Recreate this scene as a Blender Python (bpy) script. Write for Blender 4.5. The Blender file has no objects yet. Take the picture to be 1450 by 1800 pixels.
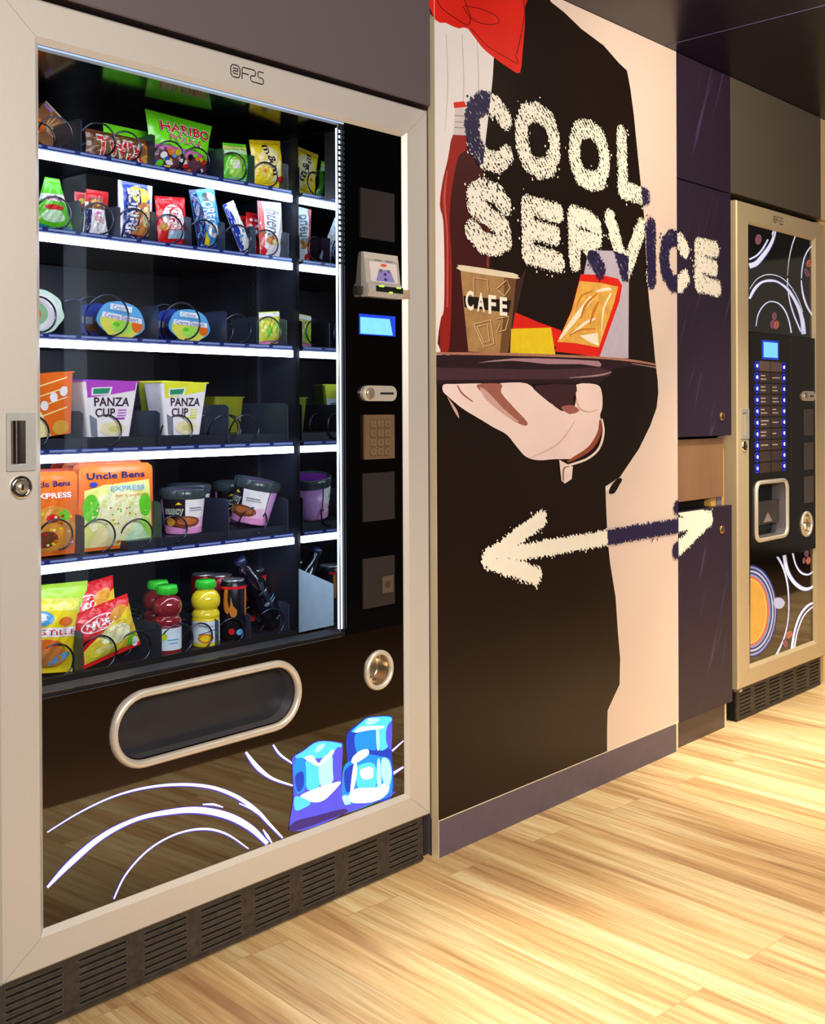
import bpy, math, random
import numpy as np
from mathutils import Vector, Matrix, Euler
from mathutils.geometry import tessellate_polygon
random.seed(7)
SC = bpy.context.scene
COL = SC.collection
PI = math.pi

# ---------------------------------------------------------------- camera
CAM = (-0.87317858, -1.72756153, 1.04577622)
YAW, PITCH, ROLL, FPX, CYPX = 0.8237, -0.004, -0.0048, 1966.16, 727.57
_F = np.array([0.73367198, 0.67949206, -0.00399511])
_R = np.array([0.67947566, -0.73368243, -0.00478814])
_U = np.array([6.18464177e-03, -7.98342370e-04, 9.99980556e-01])
_C = np.array(CAM)
cd = bpy.data.cameras.new('camera')
cd.sensor_fit = 'HORIZONTAL'
cd.sensor_width = 36.0
cd.lens = FPX / 1450.0 * 36.0
cd.shift_y = -(900 - CYPX) / 1450.0
cd.clip_start = 0.05
cam = bpy.data.objects.new('camera', cd)
COL.objects.link(cam)
cam.matrix_world = Matrix(((_R[0], _U[0], -_F[0], CAM[0]), (_R[1], _U[1], -_F[1], CAM[1]),
                           (_R[2], _U[2], -_F[2], CAM[2]), (0, 0, 0, 1)))
SC.camera = cam

def W(u, v, y=0.0):
    "where the sight line through photo point (u, v) meets the vertical plane y"
    d = _F + _R * (u - 725) / FPX + _U * (CYPX - v) / FPX
    q = _C + d * ((y - _C[1]) / d[1])
    return float(q[0]), float(q[2])

def proj(X, Y, Z):
    dx, dy, dz = X - _C[0], Y - _C[1], Z - _C[2]
    z = dx * _F[0] + dy * _F[1] + dz * _F[2]
    return (725 + FPX * (dx * _R[0] + dy * _R[1] + dz * _R[2]) / z,
            CYPX - FPX * (dx * _U[0] + dy * _U[1] + dz * _U[2]) / z)

# ---------------------------------------------------------------- light and exposure
SC.view_settings.view_transform = 'Standard'
SC.view_settings.look = 'None'
SC.view_settings.gamma = 1
SC.view_settings.use_curve_mapping = False
SC.view_settings.exposure = 0.16
world = bpy.data.worlds.new('world'); SC.world = world
world.use_nodes = True
world.node_tree.nodes['Background'].inputs[0].default_value = (1.0, 0.80, 0.62, 1)
world.node_tree.nodes['Background'].inputs[1].default_value = 0.16

def lamp(name, kind, loc, target, power, color, **kw):
    l = bpy.data.lights.new(name, kind)
    l.energy = power; l.color = color
    for k, v in kw.items(): setattr(l, k, v)
    o = bpy.data.objects.new(name, l); COL.objects.link(o)
    o.location = loc
    o.rotation_euler = (Vector(target) - Vector(loc)).to_track_quat('-Z', 'Y').to_euler()
    return o
WARM = (1.0, 0.80, 0.55)
lamp('downlight_near', 'SPOT', (0.95, -0.80, 2.11), (0.95, -0.72, 0), 105, (1, .86, .66), spot_size=1.25, spot_blend=1.0, shadow_soft_size=.06)
lamp('downlight_far', 'SPOT', (2.50, -0.55, 2.11), (2.45, -0.5, 0), 170, (1, .86, .66), spot_size=1.25, spot_blend=1.0, shadow_soft_size=.06)
lamp('fill_light', 'AREA', (-0.3, -2.6, 2.11), (1.2, 0, 0.95), 165, (1, .93, .87), shape='RECTANGLE', size=2.2, size_y=1.2)  # added soft fill from the room side, not a ceiling fixture
lamp('narrow_downlight_near', 'SPOT', (0.85, -0.70, 2.11), (0.80, -0.74, 0), 190, (1, .93, .78), spot_size=.62, spot_blend=1.0, shadow_soft_size=.05)
lamp('narrow_downlight_far', 'SPOT', (2.45, -0.46, 2.11), (2.32, -0.40, 0), 200, (1, .93, .78), spot_size=.62, spot_blend=1.0, shadow_soft_size=.05)

for i_, x_ in enumerate((3.95, 5.4)):
    lamp('downlight_beyond', 'SPOT', (x_, -0.50, 2.11), (x_ - .1, -0.42, 0), 190, (1, .86, .64), spot_size=1.35, spot_blend=1.0, shadow_soft_size=.06)
lamp('fill_light_far', 'AREA', (1.80, -.84, 2.11), (3.2, 0, .95), 15, (1, .84, .62), shape='RECTANGLE', size=.30, size_y=.20)  # small unseen fill, added to brighten the coffee machine end

# ---------------------------------------------------------------- materials
def lin(c):
    return tuple((x / 255 / 12.92) if x / 255 <= .04045 else ((x / 255 + .055) / 1.055) ** 2.4 for x in c[:3]) + (1.0,)

_M = {}
def mat(name, rgb=(128, 128, 128), rough=.5, metal=0.0, emit=0.0, emit_rgb=None, spec=.5, var=.06, scale=40, bump=0.0,
        trans=0.0, alpha=1.0, stretch=(1, 1, 1), coat=0.0, ior=1.45):
    if name in _M: return _M[name]
    m = bpy.data.materials.new(name); m.use_nodes = True
    nt = m.node_tree; b = nt.nodes['Principled BSDF']
    c = lin(rgb)
    b.inputs['Roughness'].default_value = rough
    b.inputs['Metallic'].default_value = metal
    b.inputs['Specular IOR Level'].default_value = spec
    b.inputs['IOR'].default_value = ior
    b.inputs['Transmission Weight'].default_value = trans
    b.inputs['Alpha'].default_value = alpha
    b.inputs['Coat Weight'].default_value = coat
    b.inputs['Coat Roughness'].default_value = .05
    tc = nt.nodes.new('ShaderNodeTexCoord'); mp = nt.nodes.new('ShaderNodeMapping')
    mp.inputs['Scale'].default_value = stretch
    ns = nt.nodes.new('ShaderNodeTexNoise'); ns.inputs['Scale'].default_value = scale; ns.inputs['Detail'].default_value = 4
    nt.links.new(tc.outputs['Object'], mp.inputs[0]); nt.links.new(mp.outputs[0], ns.inputs[0])
    rp = nt.nodes.new('ShaderNodeValToRGB')
    rp.color_ramp.elements[0].position = .3; rp.color_ramp.elements[1].position = .7
    rp.color_ramp.elements[0].color = tuple(x * (1 - var) for x in c[:3]) + (1,)
    rp.color_ramp.elements[1].color = tuple(min(1, x * (1 + var)) for x in c[:3]) + (1,)
    nt.links.new(ns.outputs['Fac'], rp.inputs[0]); nt.links.new(rp.outputs[0], b.inputs['Base Color'])
    if bump:
        bp = nt.nodes.new('ShaderNodeBump'); bp.inputs['Strength'].default_value = bump; bp.inputs['Distance'].default_value = .002
        nt.links.new(ns.outputs['Fac'], bp.inputs['Height']); nt.links.new(bp.outputs[0], b.inputs['Normal'])
    if emit:
        b.inputs['Emission Color'].default_value = lin(emit_rgb or rgb)
        b.inputs['Emission Strength'].default_value = emit
    _M[name] = m
    return m

def glass_mat():
    m = bpy.data.materials.new('window_glass'); m.use_nodes = True
    nt = m.node_tree; nt.nodes.clear()
    o = nt.nodes.new('ShaderNodeOutputMaterial'); mx = nt.nodes.new('ShaderNodeMixShader')
    t = nt.nodes.new('ShaderNodeBsdfTransparent'); g = nt.nodes.new('ShaderNodeBsdfGlossy')
    t.inputs[0].default_value = (.95, .97, 1, 1)
    g.inputs['Roughness'].default_value = .0
    # Schlick reflectance, the same from both sides of the pane
    f = nt.nodes.new('ShaderNodeLayerWeight'); f.inputs[0].default_value = .5
    p5 = nt.nodes.new('ShaderNodeMath'); p5.operation = 'POWER'; p5.inputs[1].default_value = 5
    ma = nt.nodes.new('ShaderNodeMath'); ma.operation = 'MULTIPLY_ADD'; ma.inputs[1].default_value = .9; ma.inputs[2].default_value = .035
    nt.links.new(f.outputs['Facing'], p5.inputs[0]); nt.links.new(p5.outputs[0], ma.inputs[0])
    nt.links.new(ma.outputs[0], mx.inputs[0]); nt.links.new(t.outputs[0], mx.inputs[1]); nt.links.new(g.outputs[0], mx.inputs[2])
    nt.links.new(mx.outputs[0], o.inputs[0])
    return m

def floor_mat():
    m = bpy.data.materials.new('oak_plank_floor'); m.use_nodes = True
    nt = m.node_tree; b = nt.nodes['Principled BSDF']; L = nt.links.new; N = nt.nodes.new
    tc = N('ShaderNodeTexCoord'); mp = N('ShaderNodeMapping'); mp.inputs['Rotation'].default_value = (0, 0, PI / 2 + .08)
    L(tc.outputs['Object'], mp.inputs[0])
    br = N('ShaderNodeTexBrick'); br.inputs['Scale'].default_value = 1
    br.inputs['Brick Width'].default_value = 1.05; br.inputs['Row Height'].default_value = .145
    br.inputs['Mortar Size'].default_value = .0012; br.inputs['Mortar Smooth'].default_value = .3
    br.offset = .37
    br.inputs['Color1'].default_value = (0, 0, 0, 1); br.inputs['Color2'].default_value = (1, 1, 1, 1); br.inputs['Mortar'].default_value = (.3, .3, .3, 1)
    L(mp.outputs[0], br.inputs[0])
    sep = N('ShaderNodeSeparateColor'); L(br.outputs['Color'], sep.inputs[0])
    # grain: noise stretched along the plank, shifted per plank
    add = N('ShaderNodeVectorMath'); add.operation = 'ADD'
    cmb = N('ShaderNodeCombineXYZ'); mul = N('ShaderNodeMath'); mul.operation = 'MULTIPLY'; mul.inputs[1].default_value = 17
    L(sep.outputs[0], mul.inputs[0]); L(mul.outputs[0], cmb.inputs[0]); L(mul.outputs[0], cmb.inputs[2])
    L(mp.outputs[0], add.inputs[0]); L(cmb.outputs[0], add.inputs[1])
    def noise(sx, sy, det, rough=.6, dist=0):
        q = N('ShaderNodeMapping'); q.inputs['Scale'].default_value = (sx, sy, 1); L(add.outputs[0], q.inputs[0])
        n = N('ShaderNodeTexNoise'); n.inputs['Scale'].default_value = 1; n.inputs['Detail'].default_value = det
        n.inputs['Roughness'].default_value = rough; n.inputs['Distortion'].default_value = dist
        L(q.outputs[0], n.inputs[0]); return n
    n1 = noise(.9, 14, 3, .6, .6); n2 = noise(3.0, 95, 5, .7, .3); n3 = noise(6, 330, 2)
    r1 = N('ShaderNodeValToRGB'); e = r1.color_ramp.elements
    e[0].position = .30; e[0].color = lin((170, 130, 92)); e[1].position = .62; e[1].color = lin((226, 204, 158))
    k = r1.color_ramp.elements.new(.44); k.color = lin((208, 174, 124))
    L(n1.outputs[0], r1.inputs[0])
    r2 = N('ShaderNodeValToRGB'); e = r2.color_ramp.elements
    e[0].position = .34; e[0].color = (.66, .57, .46, 1); e[1].position = .56; e[1].color = (1, 1, 1, 1)
    L(n2.outputs[0], r2.inputs[0])
    mx = N('ShaderNodeMix'); mx.data_type = 'RGBA'; mx.blend_type = 'MULTIPLY'; mx.inputs[0].default_value = .8
    L(r1.outputs[0], mx.inputs[6]); L(r2.outputs[0], mx.inputs[7])
    r3 = N('ShaderNodeValToRGB'); e = r3.color_ramp.elements
    e[0].position = .35; e[0].color = (.86, .82, .76, 1); e[1].position = .6; e[1].color = (1, 1, 1, 1)
    L(n3.outputs[0], r3.inputs[0])
    mx2 = N('ShaderNodeMix'); mx2.data_type = 'RGBA'; mx2.blend_type = 'MULTIPLY'; mx2.inputs[0].default_value = 1
    L(mx.outputs[2], mx2.inputs[6]); L(r3.outputs[0], mx2.inputs[7])
    mr = N('ShaderNodeMapRange'); mr.inputs[3].default_value = .88; mr.inputs[4].default_value = 1.08
    L(sep.outputs[0], mr.inputs[0])
    hs = N('ShaderNodeHueSaturation'); L(mx2.outputs[2], hs.inputs['Color']); L(mr.outputs[0], hs.inputs['Value'])
    mo = N('ShaderNodeMix'); mo.data_type = 'RGBA'; mo.inputs[7].default_value = lin((176, 138, 92))
    L(br.outputs['Fac'], mo.inputs[0]); L(hs.outputs[0], mo.inputs[6])
    L(mo.outputs[2], b.inputs['Base Color'])
    b.inputs['Roughness'].default_value = .38; b.inputs['Specular IOR Level'].default_value = .4
    bp = N('ShaderNodeBump'); bp.inputs['Strength'].default_value = .15; bp.inputs['Distance'].default_value = .001
    L(n2.outputs[0], bp.inputs['Height']); L(bp.outputs[0], b.inputs['Normal'])
    return m

def scratch_mat(name, rgb, rgb2, rough=.45):
    "laminate with long pale diagonal scuffs"
    m = bpy.data.materials.new(name); m.use_nodes = True
    nt = m.node_tree; b = nt.nodes['Principled BSDF']; L = nt.links.new; N = nt.nodes.new
    tc = N('ShaderNodeTexCoord'); mp = N('ShaderNodeMapping'); mp.inputs['Scale'].default_value = (26, 26, 1.8)
    rt = N('ShaderNodeMapping'); rt.inputs['Rotation'].default_value = (0, -.42, 0)
    L(tc.outputs['Object'], rt.inputs[0]); L(rt.outputs[0], mp.inputs[0])
    n = N('ShaderNodeTexNoise'); n.inputs['Scale'].default_value = 1.6; n.inputs['Detail'].default_value = 3; n.inputs['Distortion'].default_value = .5
    L(mp.outputs[0], n.inputs[0])
    r = N('ShaderNodeValToRGB'); e = r.color_ramp.elements
    e[0].position = .62; e[0].color = lin(rgb); e[1].position = .80; e[1].color = lin(rgb2)
    L(n.outputs[0], r.inputs[0]); L(r.outputs[0], b.inputs['Base Color'])
    b.inputs['Roughness'].default_value = rough; b.inputs['Specular IOR Level'].default_value = .3
    return m

# ---------------------------------------------------------------- mesh building
class MB:
    def __init__(s): s.v = []; s.f = []; s.mi = []; s.mats = []; s.smooth = []
    def m(s, mt):
        if mt not in s.mats: s.mats.append(mt)
        return s.mats.index(mt)
    def add(s, vs, fs, mt, smooth=False):
        o = len(s.v); s.v.extend(tuple(map(float, v)) for v in vs); k = s.m(mt)
        for f in fs: s.f.append(tuple(o + i for i in f)); s.mi.append(k); s.smooth.append(smooth)
    def box(s, x0, x1, y0, y1, z0, z1, mt, bev=0.0):
        if bev <= 0:
            vs = [(x, y, z) for x in (x0, x1) for y in (y0, y1) for z in (z0, z1)]
            fs = [(0, 1, 3, 2), (4, 6, 7, 5), (0, 4, 5, 1), (2, 3, 7, 6), (0, 2, 6, 4), (1, 5, 7, 3)]
            s.add(vs, fs, mt); return
        # rounded box through bmesh
        import bmesh
        bm = bmesh.new(); bmesh.ops.create_cube(bm, size=1)
        for v in bm.verts:
            v.co = Vector(((x0 + x1) / 2 + v.co.x * (x1 - x0), (y0 + y1) / 2 + v.co.y * (y1 - y0), (z0 + z1) / 2 + v.co.z * (z1 - z0)))
        bmesh.ops.bevel(bm, geom=bm.edges[:], offset=bev, segments=2, affect='EDGES')
        bm.verts.index_update()
        s.add([v.co[:] for v in bm.verts], [[v.index for v in f.verts] for f in bm.faces], mt)
        bm.free()
    def grid(s, fn, nu, nv, mt, smooth=True, wrap=False):
        vs = [fn(i / nu, j / nv) for j in range(nv + 1) for i in range(nu + 1)]
        fs = [(j * (nu + 1) + i, j * (nu + 1) + i + 1, (j + 1) * (nu + 1) + i + 1, (j + 1) * (nu + 1) + i) for j in range(nv) for i in range(nu)]
        s.add(vs, fs, mt, smooth)
    def lathe(s, prof, mt, n=32, axis='Z', c=(0, 0, 0), smooth=True):
        "prof: list of (radius, height)"
        vs = []
        for r, h in prof:
            for k in range(n):
                a = 2 * PI * k / n
                if axis == 'Z': vs.append((c[0] + r * math.cos(a), c[1] + r * math.sin(a), c[2] + h))
                elif axis == 'Y': vs.append((c[0] + r * math.cos(a), c[1] + h, c[2] + r * math.sin(a)))
                else: vs.append((c[0] + h, c[1] + r * math.cos(a), c[2] + r * math.sin(a)))
        fs = []
        for j in range(len(prof) - 1):
            for k in range(n):
                a, b = j * n + k, j * n + (k + 1) % n
                fs.append((a, b, b + n, a + n))
        s.add(vs, fs, mt, smooth)
    def tube(s, pts, r, mt, n=8, closed=False):
        P = [Vector(p) for p in pts]; vs = []; N = len(P)
        up = Vector((0, 0, 1)); prev = None
        for i, p in enumerate(P):
            a = P[(i - 1) % N] if (i > 0 or closed) else p
            b = P[(i + 1) % N] if (i < N - 1 or closed) else p
            t = (b - a).normalized()
            x = t.cross(up if prev is None else prev)
            if x.length < 1e-4: x = t.cross(Vector((1, 0, 0)))
            x.normalize(); y = x.cross(t).normalized(); prev = y
            for k in range(n):
                w = 2 * PI * k / n; vs.append(p + x * (r * math.cos(w)) + y * (r * math.sin(w)))
        fs = []
        for i in range(N if closed else N - 1):
            for k in range(n):
                a, b = i * n + k, i * n + (k + 1) % n
                c, d = ((i + 1) % N) * n + (k + 1) % n, ((i + 1) % N) * n + k
                fs.append((a, b, c, d))
        if not closed: fs += [tuple(range(n))[::-1], tuple((N - 1) * n + k for k in range(n))]
        s.add(vs, fs, mt, True)
    def plate(s, outer, holes, y0, y1, mt, wall=True, wmt=None):
        "plate in the XZ plane with holes, from front y0 to back y1"
        loops = [outer] + holes
        tris = tessellate_polygon([[Vector((a, b, 0)) for a, b in lp] for lp in loops])
        flat = [p for lp in loops for p in lp]
        s.add([(a, y0, b) for a, b in flat], tris, mt)
        if y1 is not None and wall:
            for lp in loops:
                n = len(lp)
                s.add([(a, y0, b) for a, b in lp] + [(a, y1, b) for a, b in lp],
                      [(i, (i + 1) % n, n + (i + 1) % n, n + i) for i in range(n)], wmt or mt)
    def prism(s, pts, y0, y1, mt):
        s.plate(pts, [], y0, y1, mt)
        n = len(pts); s.add([(a, y1, b) for a, b in pts], [tuple(t) for t in tessellate_polygon([[Vector((a, b, 0)) for a, b in pts]])], mt)
    def build(s, name, parent=None, loc=None, rot=None):
        me = bpy.data.meshes.new(name)
        me.from_pydata(s.v, [], s.f)
        for mt in s.mats: me.materials.append(mt)
        me.polygons.foreach_set('material_index', s.mi)
        me.polygons.foreach_set('use_smooth', s.smooth)
        me.update()
        o = bpy.data.objects.new(name, me); COL.objects.link(o)
        if parent: o.parent = parent
        if loc: o.location = loc
        if rot: o.rotation_euler = rot
        return o

def tag(o, label=None, cat=None, group=None, kind=None):
    if label: o['label'] = label
    if cat: o['category'] = cat
    if group: o['group'] = group
    if kind: o['kind'] = kind
    return o
def thing(name, label, cat, loc=(0, 0, 0), rot=(0, 0, 0), group=None):
    o = bpy.data.objects.new(name, None); COL.objects.link(o); o.empty_display_size = .05
    o.location = loc; o.rotation_euler = rot
    return tag(o, label, cat, group)

# ---- flat artwork: 2D shapes turned to triangles, then laid on a surface
def tess(pts):
    t = tessellate_polygon([[Vector((a, b, 0)) for a, b in pts]])
    return [tuple(p) for p in pts], [tuple(x) for x in t]
def refine(vs, fs, L):
    "split triangles until no edge is longer than L"
    out = []
    st = [tuple(vs[i] for i in f) for f in fs]
    while st:
        a, b, c = st.pop()
        d = [math.dist(a, b), math.dist(b, c), math.dist(c, a)]
        m = max(d)
        if m <= L: out.append((a, b, c)); continue
        k = d.index(m)
        if k == 1: a, b, c = b, c, a
        elif k == 2: a, b, c = c, a, b
        q = ((a[0] + b[0]) / 2, (a[1] + b[1]) / 2)
        st.append((a, q, c)); st.append((q, b, c))
    V = []; Fs = []
    for t in out: Fs.append((len(V), len(V) + 1, len(V) + 2)); V.extend(t)
    return V, Fs
_T = {}
def text2d(string, bold=0.0):
    "triangles of a line of writing, height of capitals = 1, starting at x = 0"
    key = (string, bold)
    if key in _T: return _T[key]
    cu = bpy.data.curves.new('t', 'FONT'); cu.body = string; cu.offset = bold; cu.resolution_u = 3
    cu.space_character = 1.0 + bold * 1.5
    o = bpy.data.objects.new('t', cu); COL.objects.link(o)
    dg = bpy.context.evaluated_depsgraph_get(); e = o.evaluated_get(dg); me = e.to_mesh()
    vs = [(v.co.x, v.co.y) for v in me.vertices]; fs = []
    for p in me.polygons:
        q = list(p.vertices)
        for i in range(1, len(q) - 1): fs.append((q[0], q[i], q[i + 1]))
    e.to_mesh_clear(); bpy.data.objects.remove(o); bpy.data.curves.remove(cu)
    x0 = min(v[0] for v in vs); x1 = max(v[0] for v in vs)
    vs = [((x - x0) / .69, y / .69) for x, y in vs]
    _T[key] = (vs, fs, (x1 - x0) / .69)
    return _T[key]
def catmull(pts, n=10, closed=False):
    P = list(pts); out = []; N = len(P)
    rng = range(N if closed else N - 1)
    for i in rng:
        if closed: a, b, c, d = P[(i - 1) % N], P[i], P[(i + 1) % N], P[(i + 2) % N]
        else: a, b, c, d = P[max(i - 1, 0)], P[i], P[i + 1], P[min(i + 2, N - 1)]
        for k in range(n):
            t = k / n
            out.append(tuple(.5 * (2 * b[j] + (c[j] - a[j]) * t + (2 * a[j] - 5 * b[j] + 4 * c[j] - d[j]) * t * t
                                   + (3 * b[j] - a[j] - 3 * c[j] + d[j]) * t ** 3) for j in range(len(b))))
    if not closed: out.append(tuple(P[-1]))
    return out
def stroke(path):
    "path: (x, y, width) -> ribbon triangles"
    vs = []; fs = []; n = len(path)
    for i, (x, y, w) in enumerate(path):
        a = path[max(i - 1, 0)]; b = path[min(i + 1, n - 1)]
        dx, dy = b[0] - a[0], b[1] - a[1]; L = math.hypot(dx, dy) or 1
        nx, ny = -dy / L * w / 2, dx / L * w / 2
        vs += [(x + nx, y + ny), (x - nx, y - ny)]
    for i in range(n - 1): fs += [(2 * i, 2 * i + 1, 2 * i + 3), (2 * i, 2 * i + 3, 2 * i + 2)]
    return vs, fs
def ell(cx, cy, rx, ry, n=28, rot=0.0, a0=0.0, a1=2 * PI):
    c, s = math.cos(rot), math.sin(rot)
    out = []
    for k in range(n + (0 if a1 - a0 > 6.28 else 1)):
        a = a0 + (a1 - a0) * k / n; x, y = rx * math.cos(a), ry * math.sin(a)
        out.append((cx + x * c - y * s, cy + x * s + y * c))
    return out

class Art:
    "flat print on the vertical plane y, drawn with photo points of that plane"
    def __init__(s, mb, y, step=.000022): s.mb = mb; s.y = y; s.k = 0; s.step = step
    def put(s, vs, fs, mt, world=False):
        s.k += 1; y = s.y - s.step * s.k
        out = []
        for a, b in vs:
            if world: out.append((a, y, b))
            else:
                X, Z = W(a, b, s.y); out.append((X, y, Z))
        s.mb.add(out, fs, mt)
    def poly(s, pts, mt, smooth=0, world=False):
        if smooth: pts = catmull(pts, smooth, True)
        s.put(*tess(pts), mt, world)
    def line(s, path, mt, n=8, w=None, world=False):
        p = [(q[0], q[1], (q[2] if len(q) > 2 else w)) for q in path]
        s.put(*stroke(catmull(p, n) if n else p), mt, world)
    def text(s, string, x, z, h, mt, bold=0.0, width=None, shear=0.0, rot=0.0):
        "world units: lower left corner x, z; capital height h"
        vs, fs, wd = text2d(string, bold); sx = (width / wd) if width else h
        c, sn = math.cos(rot), math.sin(rot)
        s.put([(x + (a * sx + b * shear * h) * c - b * h * sn, z + (a * sx) * sn + b * h * c) for a, b in vs], fs, mt, True)
# ================================================================ THE SETTING
fb = MB(); fb.box(-4, 7, -.96, 1.2, -.06, 0, floor_mat()); fo = fb.build('floor'); tag(fo, kind='structure')
m_carpet = mat('brown_carpet', (92, 62, 34), .95, var=.25, scale=120, bump=.4)
fb = MB(); fb.box(-4, 7, -4.5, -.962, -.06, -.001, m_carpet); tag(fb.build('floor_carpet'), kind='structure')
m_ceil = mat('ceiling_panel_laminate', (20, 15, 32), .3, spec=.3, var=.1, scale=6)
m_seam = mat('ceiling_seam', (84, 78, 120), .5)
ZC = 2.134
fb = MB(); fb.box(-4, 7, -4.5, 1.2, ZC, ZC + .06, m_ceil)
fb.box(2.110, 2.1125, -3, -.0, ZC - .0012, ZC + .01, m_seam)
fb.box(3.36, 3.3625, -3, -.0, ZC - .0012, ZC + .01, m_seam)
fb.box(-4, 7, -1.201, -1.199, ZC - .0012, ZC + .01, m_seam)
tag(fb.build('ceiling'), kind='structure')
m_wall = mat('cream_painted_wall', (222, 190, 140), .8, scale=12)
fb = MB(); fb.box(-4, 7, .95, 1.0, 0, ZC, mat('dark_back_wall', (40, 36, 38), .8)); tag(fb.build('wall_back'), kind='structure')
fb = MB(); fb.box(3.2568, 6.9, .006, .03, 1.7545, ZC, m_wall); fb.box(3.31, 6.9, .02, .05, 0, 1.7545, m_wall)
tag(fb.build('wall_right'), kind='structure')
fb = MB(); fb.box(-4, 7, -4.56, -4.5, 0, ZC, mat('warm_far_wall', (120, 84, 56), .8, scale=5)); tag(fb.build('wall_front'), kind='structure')
# a blue-grey pillar of the room opposite, seen only as a pale band in the glass
fb = MB(); fb.box(1.86, 2.22, -3.0, -2.8, 0, 2.13, mat('blue_grey_pillar', (206, 226, 250), .8)); tag(fb.build('wall_pillar'), kind='structure')

m_alu = mat('silver_door_frame', (205, 198, 188), .42, .25, var=.03, scale=300)
m_alu2 = mat('brushed_aluminium', (196, 186, 168), .35, .75, var=.05, scale=90, stretch=(1, 1, .1))
m_strip = mat('aluminium_edge_strip', (236, 220, 186), .4, .15, var=.08, scale=30, stretch=(1, 1, .1))
m_grey = mat('anthracite_laminate', (98, 86, 88), .5, var=.05, scale=260)
m_grey2 = mat('anthracite_laminate_far', (92, 84, 74), .5, var=.05, scale=260)
m_body = mat('machine_body_black', (24, 24, 27), .45)
m_blk = mat('black_plastic', (16, 16, 18), .5)
m_bglass = mat('black_glass', (5, 5, 6), .04, spec=.5, var=.0)
m_rglass = mat('reflecting_glass', (7, 6, 5), .05, spec=.5, var=.0, ior=2.1)
m_chrome = mat('polished_chrome', (230, 225, 215), .12, 1.0, var=.0)
m_ring = mat('satin_silver_ring', (222, 212, 196), .34, .45, var=.03)
m_glass = glass_mat()

# bulkheads above the machines
b = MB(); b.box(-1.4, 1.0592, .0, .30, 1.7475, ZC - .001, m_grey, .0015)
tag(b.build('wall_bulkhead'), kind='structure')
b = MB(); b.box(2.539, 3.254, .0, .30, 1.754, ZC - .001, m_grey2, .0015)
tag(b.build('wall_bulkhead'), kind='structure')

# ---------------------------------------------------------------- shared machine pieces
def frame_mesh(x0, x1, z0, z1, ox0, ox1, oz0, oz1, mt, bev=.010, y1=.048):
    b = MB()
    def ring(a0, a1, c0, c1, y): return [(a0, y, c0), (a1, y, c0), (a1, y, c1), (a0, y, c1)]
    R = [ring(x0, x1, z0, z1, y1), ring(x0, x1, z0, z1, .004), ring(x0 + .004, x1 - .004, z0 + .004, z1 - .004, 0),
         ring(ox0 - bev, ox1 + bev, oz0 - bev, oz1 + bev, 0), ring(ox0, ox1, oz0, oz1, .009), ring(ox0, ox1, oz0, oz1, y1 - .01)]
    for a, c in zip(R[:-1], R[1:]):
        b.add(a + c, [(i, (i + 1) % 4, 4 + (i + 1) % 4, 4 + i) for i in range(4)], mt)
    # fine mitre joints in the four corners
    g = mat('mitre_joint', (150, 142, 132), .6)
    for (ax, az, bx, bz) in ((x0, z0, ox0 - bev, oz0 - bev), (x1, z0, ox1 + bev, oz0 - bev), (x1, z1, ox1 + bev, oz1 + bev), (x0, z1, ox0 - bev, oz1 + bev)):
        b.add(*[[(p[0], -.00025, p[1]) for p in stroke([(ax, az, .0009), (bx, bz, .0009)])[0]], [(0, 1, 3), (0, 3, 2)]], g)
    return b

def fas_logo(x, z, h, parent):
    "two interlocked loops and the letters F a S drawn as one line"
    b = MB(); a = Art(b, -.0003); k = mat('logo_black', (22, 18, 24), .5); w = h * .10
    def rr(cx, cz, sx, sz, r=.3):
        pts = []
        for qx, qz, a0 in ((1, 1, 0), (-1, 1, 90), (-1, -1, 180), (1, -1, 270)):
            for t in (0, 30, 60, 90):
                an = math.radians(a0 + t); pts.append((cx + qx * (sx / 2 - r * sz) + r * sz * math.cos(an), cz + qz * (sz / 2 - r * sz) + r * sz * math.sin(an)))
        return pts + [pts[0]]
    S = lambda q: (x + q[0] * h, z + q[1] * h)
    def ln(q): a.line([S(p) + (w,) for p in q], k, 0, world=True)
    ln(rr(.45, .5, .95, 1.0)); ln([(.18, .72), (.68, .72), (.72, .62), (.68, .52), (.25, .52), (.2, .42), (.25, .3), (.72, .3)])
    ln([(1.15, 0), (1.15, .85), (1.25, 1), (2.45, 1), (2.58, .9), (2.58, .62), (2.45, .5), (2.2, .5), (2.05, .38), (2.05, .15), (2.2, 0), (3.3, 0), (3.43, .12), (3.43, .38), (3.3, .5), (2.95, .5), (2.83, .62), (2.83, .88), (2.95, 1), (3.45, 1)])
    ln([(1.15, .5), (1.85, .5)])
    return b.build('maker_logo', parent)

def stadium(cx, cz, w, h, n=12):
    r = h / 2; pts = []
    for k in range(n + 1): t = -PI / 2 + PI * k / n; pts.append((cx + w / 2 - r + r * math.cos(t), cz + r * math.sin(t)))
    for k in range(n + 1): t = PI / 2 + PI * k / n; pts.append((cx - w / 2 + r + r * math.cos(t), cz + r * math.sin(t)))
    return pts
def rrect(x0, x1, z0, z1, r, n=5):
    pts = []
    for cx, cz, a0 in ((x1 - r, z0 + r, -90), (x1 - r, z1 - r, 0), (x0 + r, z1 - r, 90), (x0 + r, z0 + r, 180)):
        for k in range(n + 1): t = math.radians(a0 + 90 * k / n); pts.append((cx + r * math.cos(t), cz + r * math.sin(t)))
    return pts
def scale_loop(lp, d):
    "offset a convex counter-clockwise loop outwards by d"
    n = len(lp); out = []
    for i in range(n):
        a, b = lp[i - 1], lp[(i + 1) % n]; dx, dz = b[0] - a[0], b[1] - a[1]; L = math.hypot(dx, dz) or 1
        out.append((lp[i][0] + dz / L * d, lp[i][1] - dx / L * d))
    return out
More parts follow.
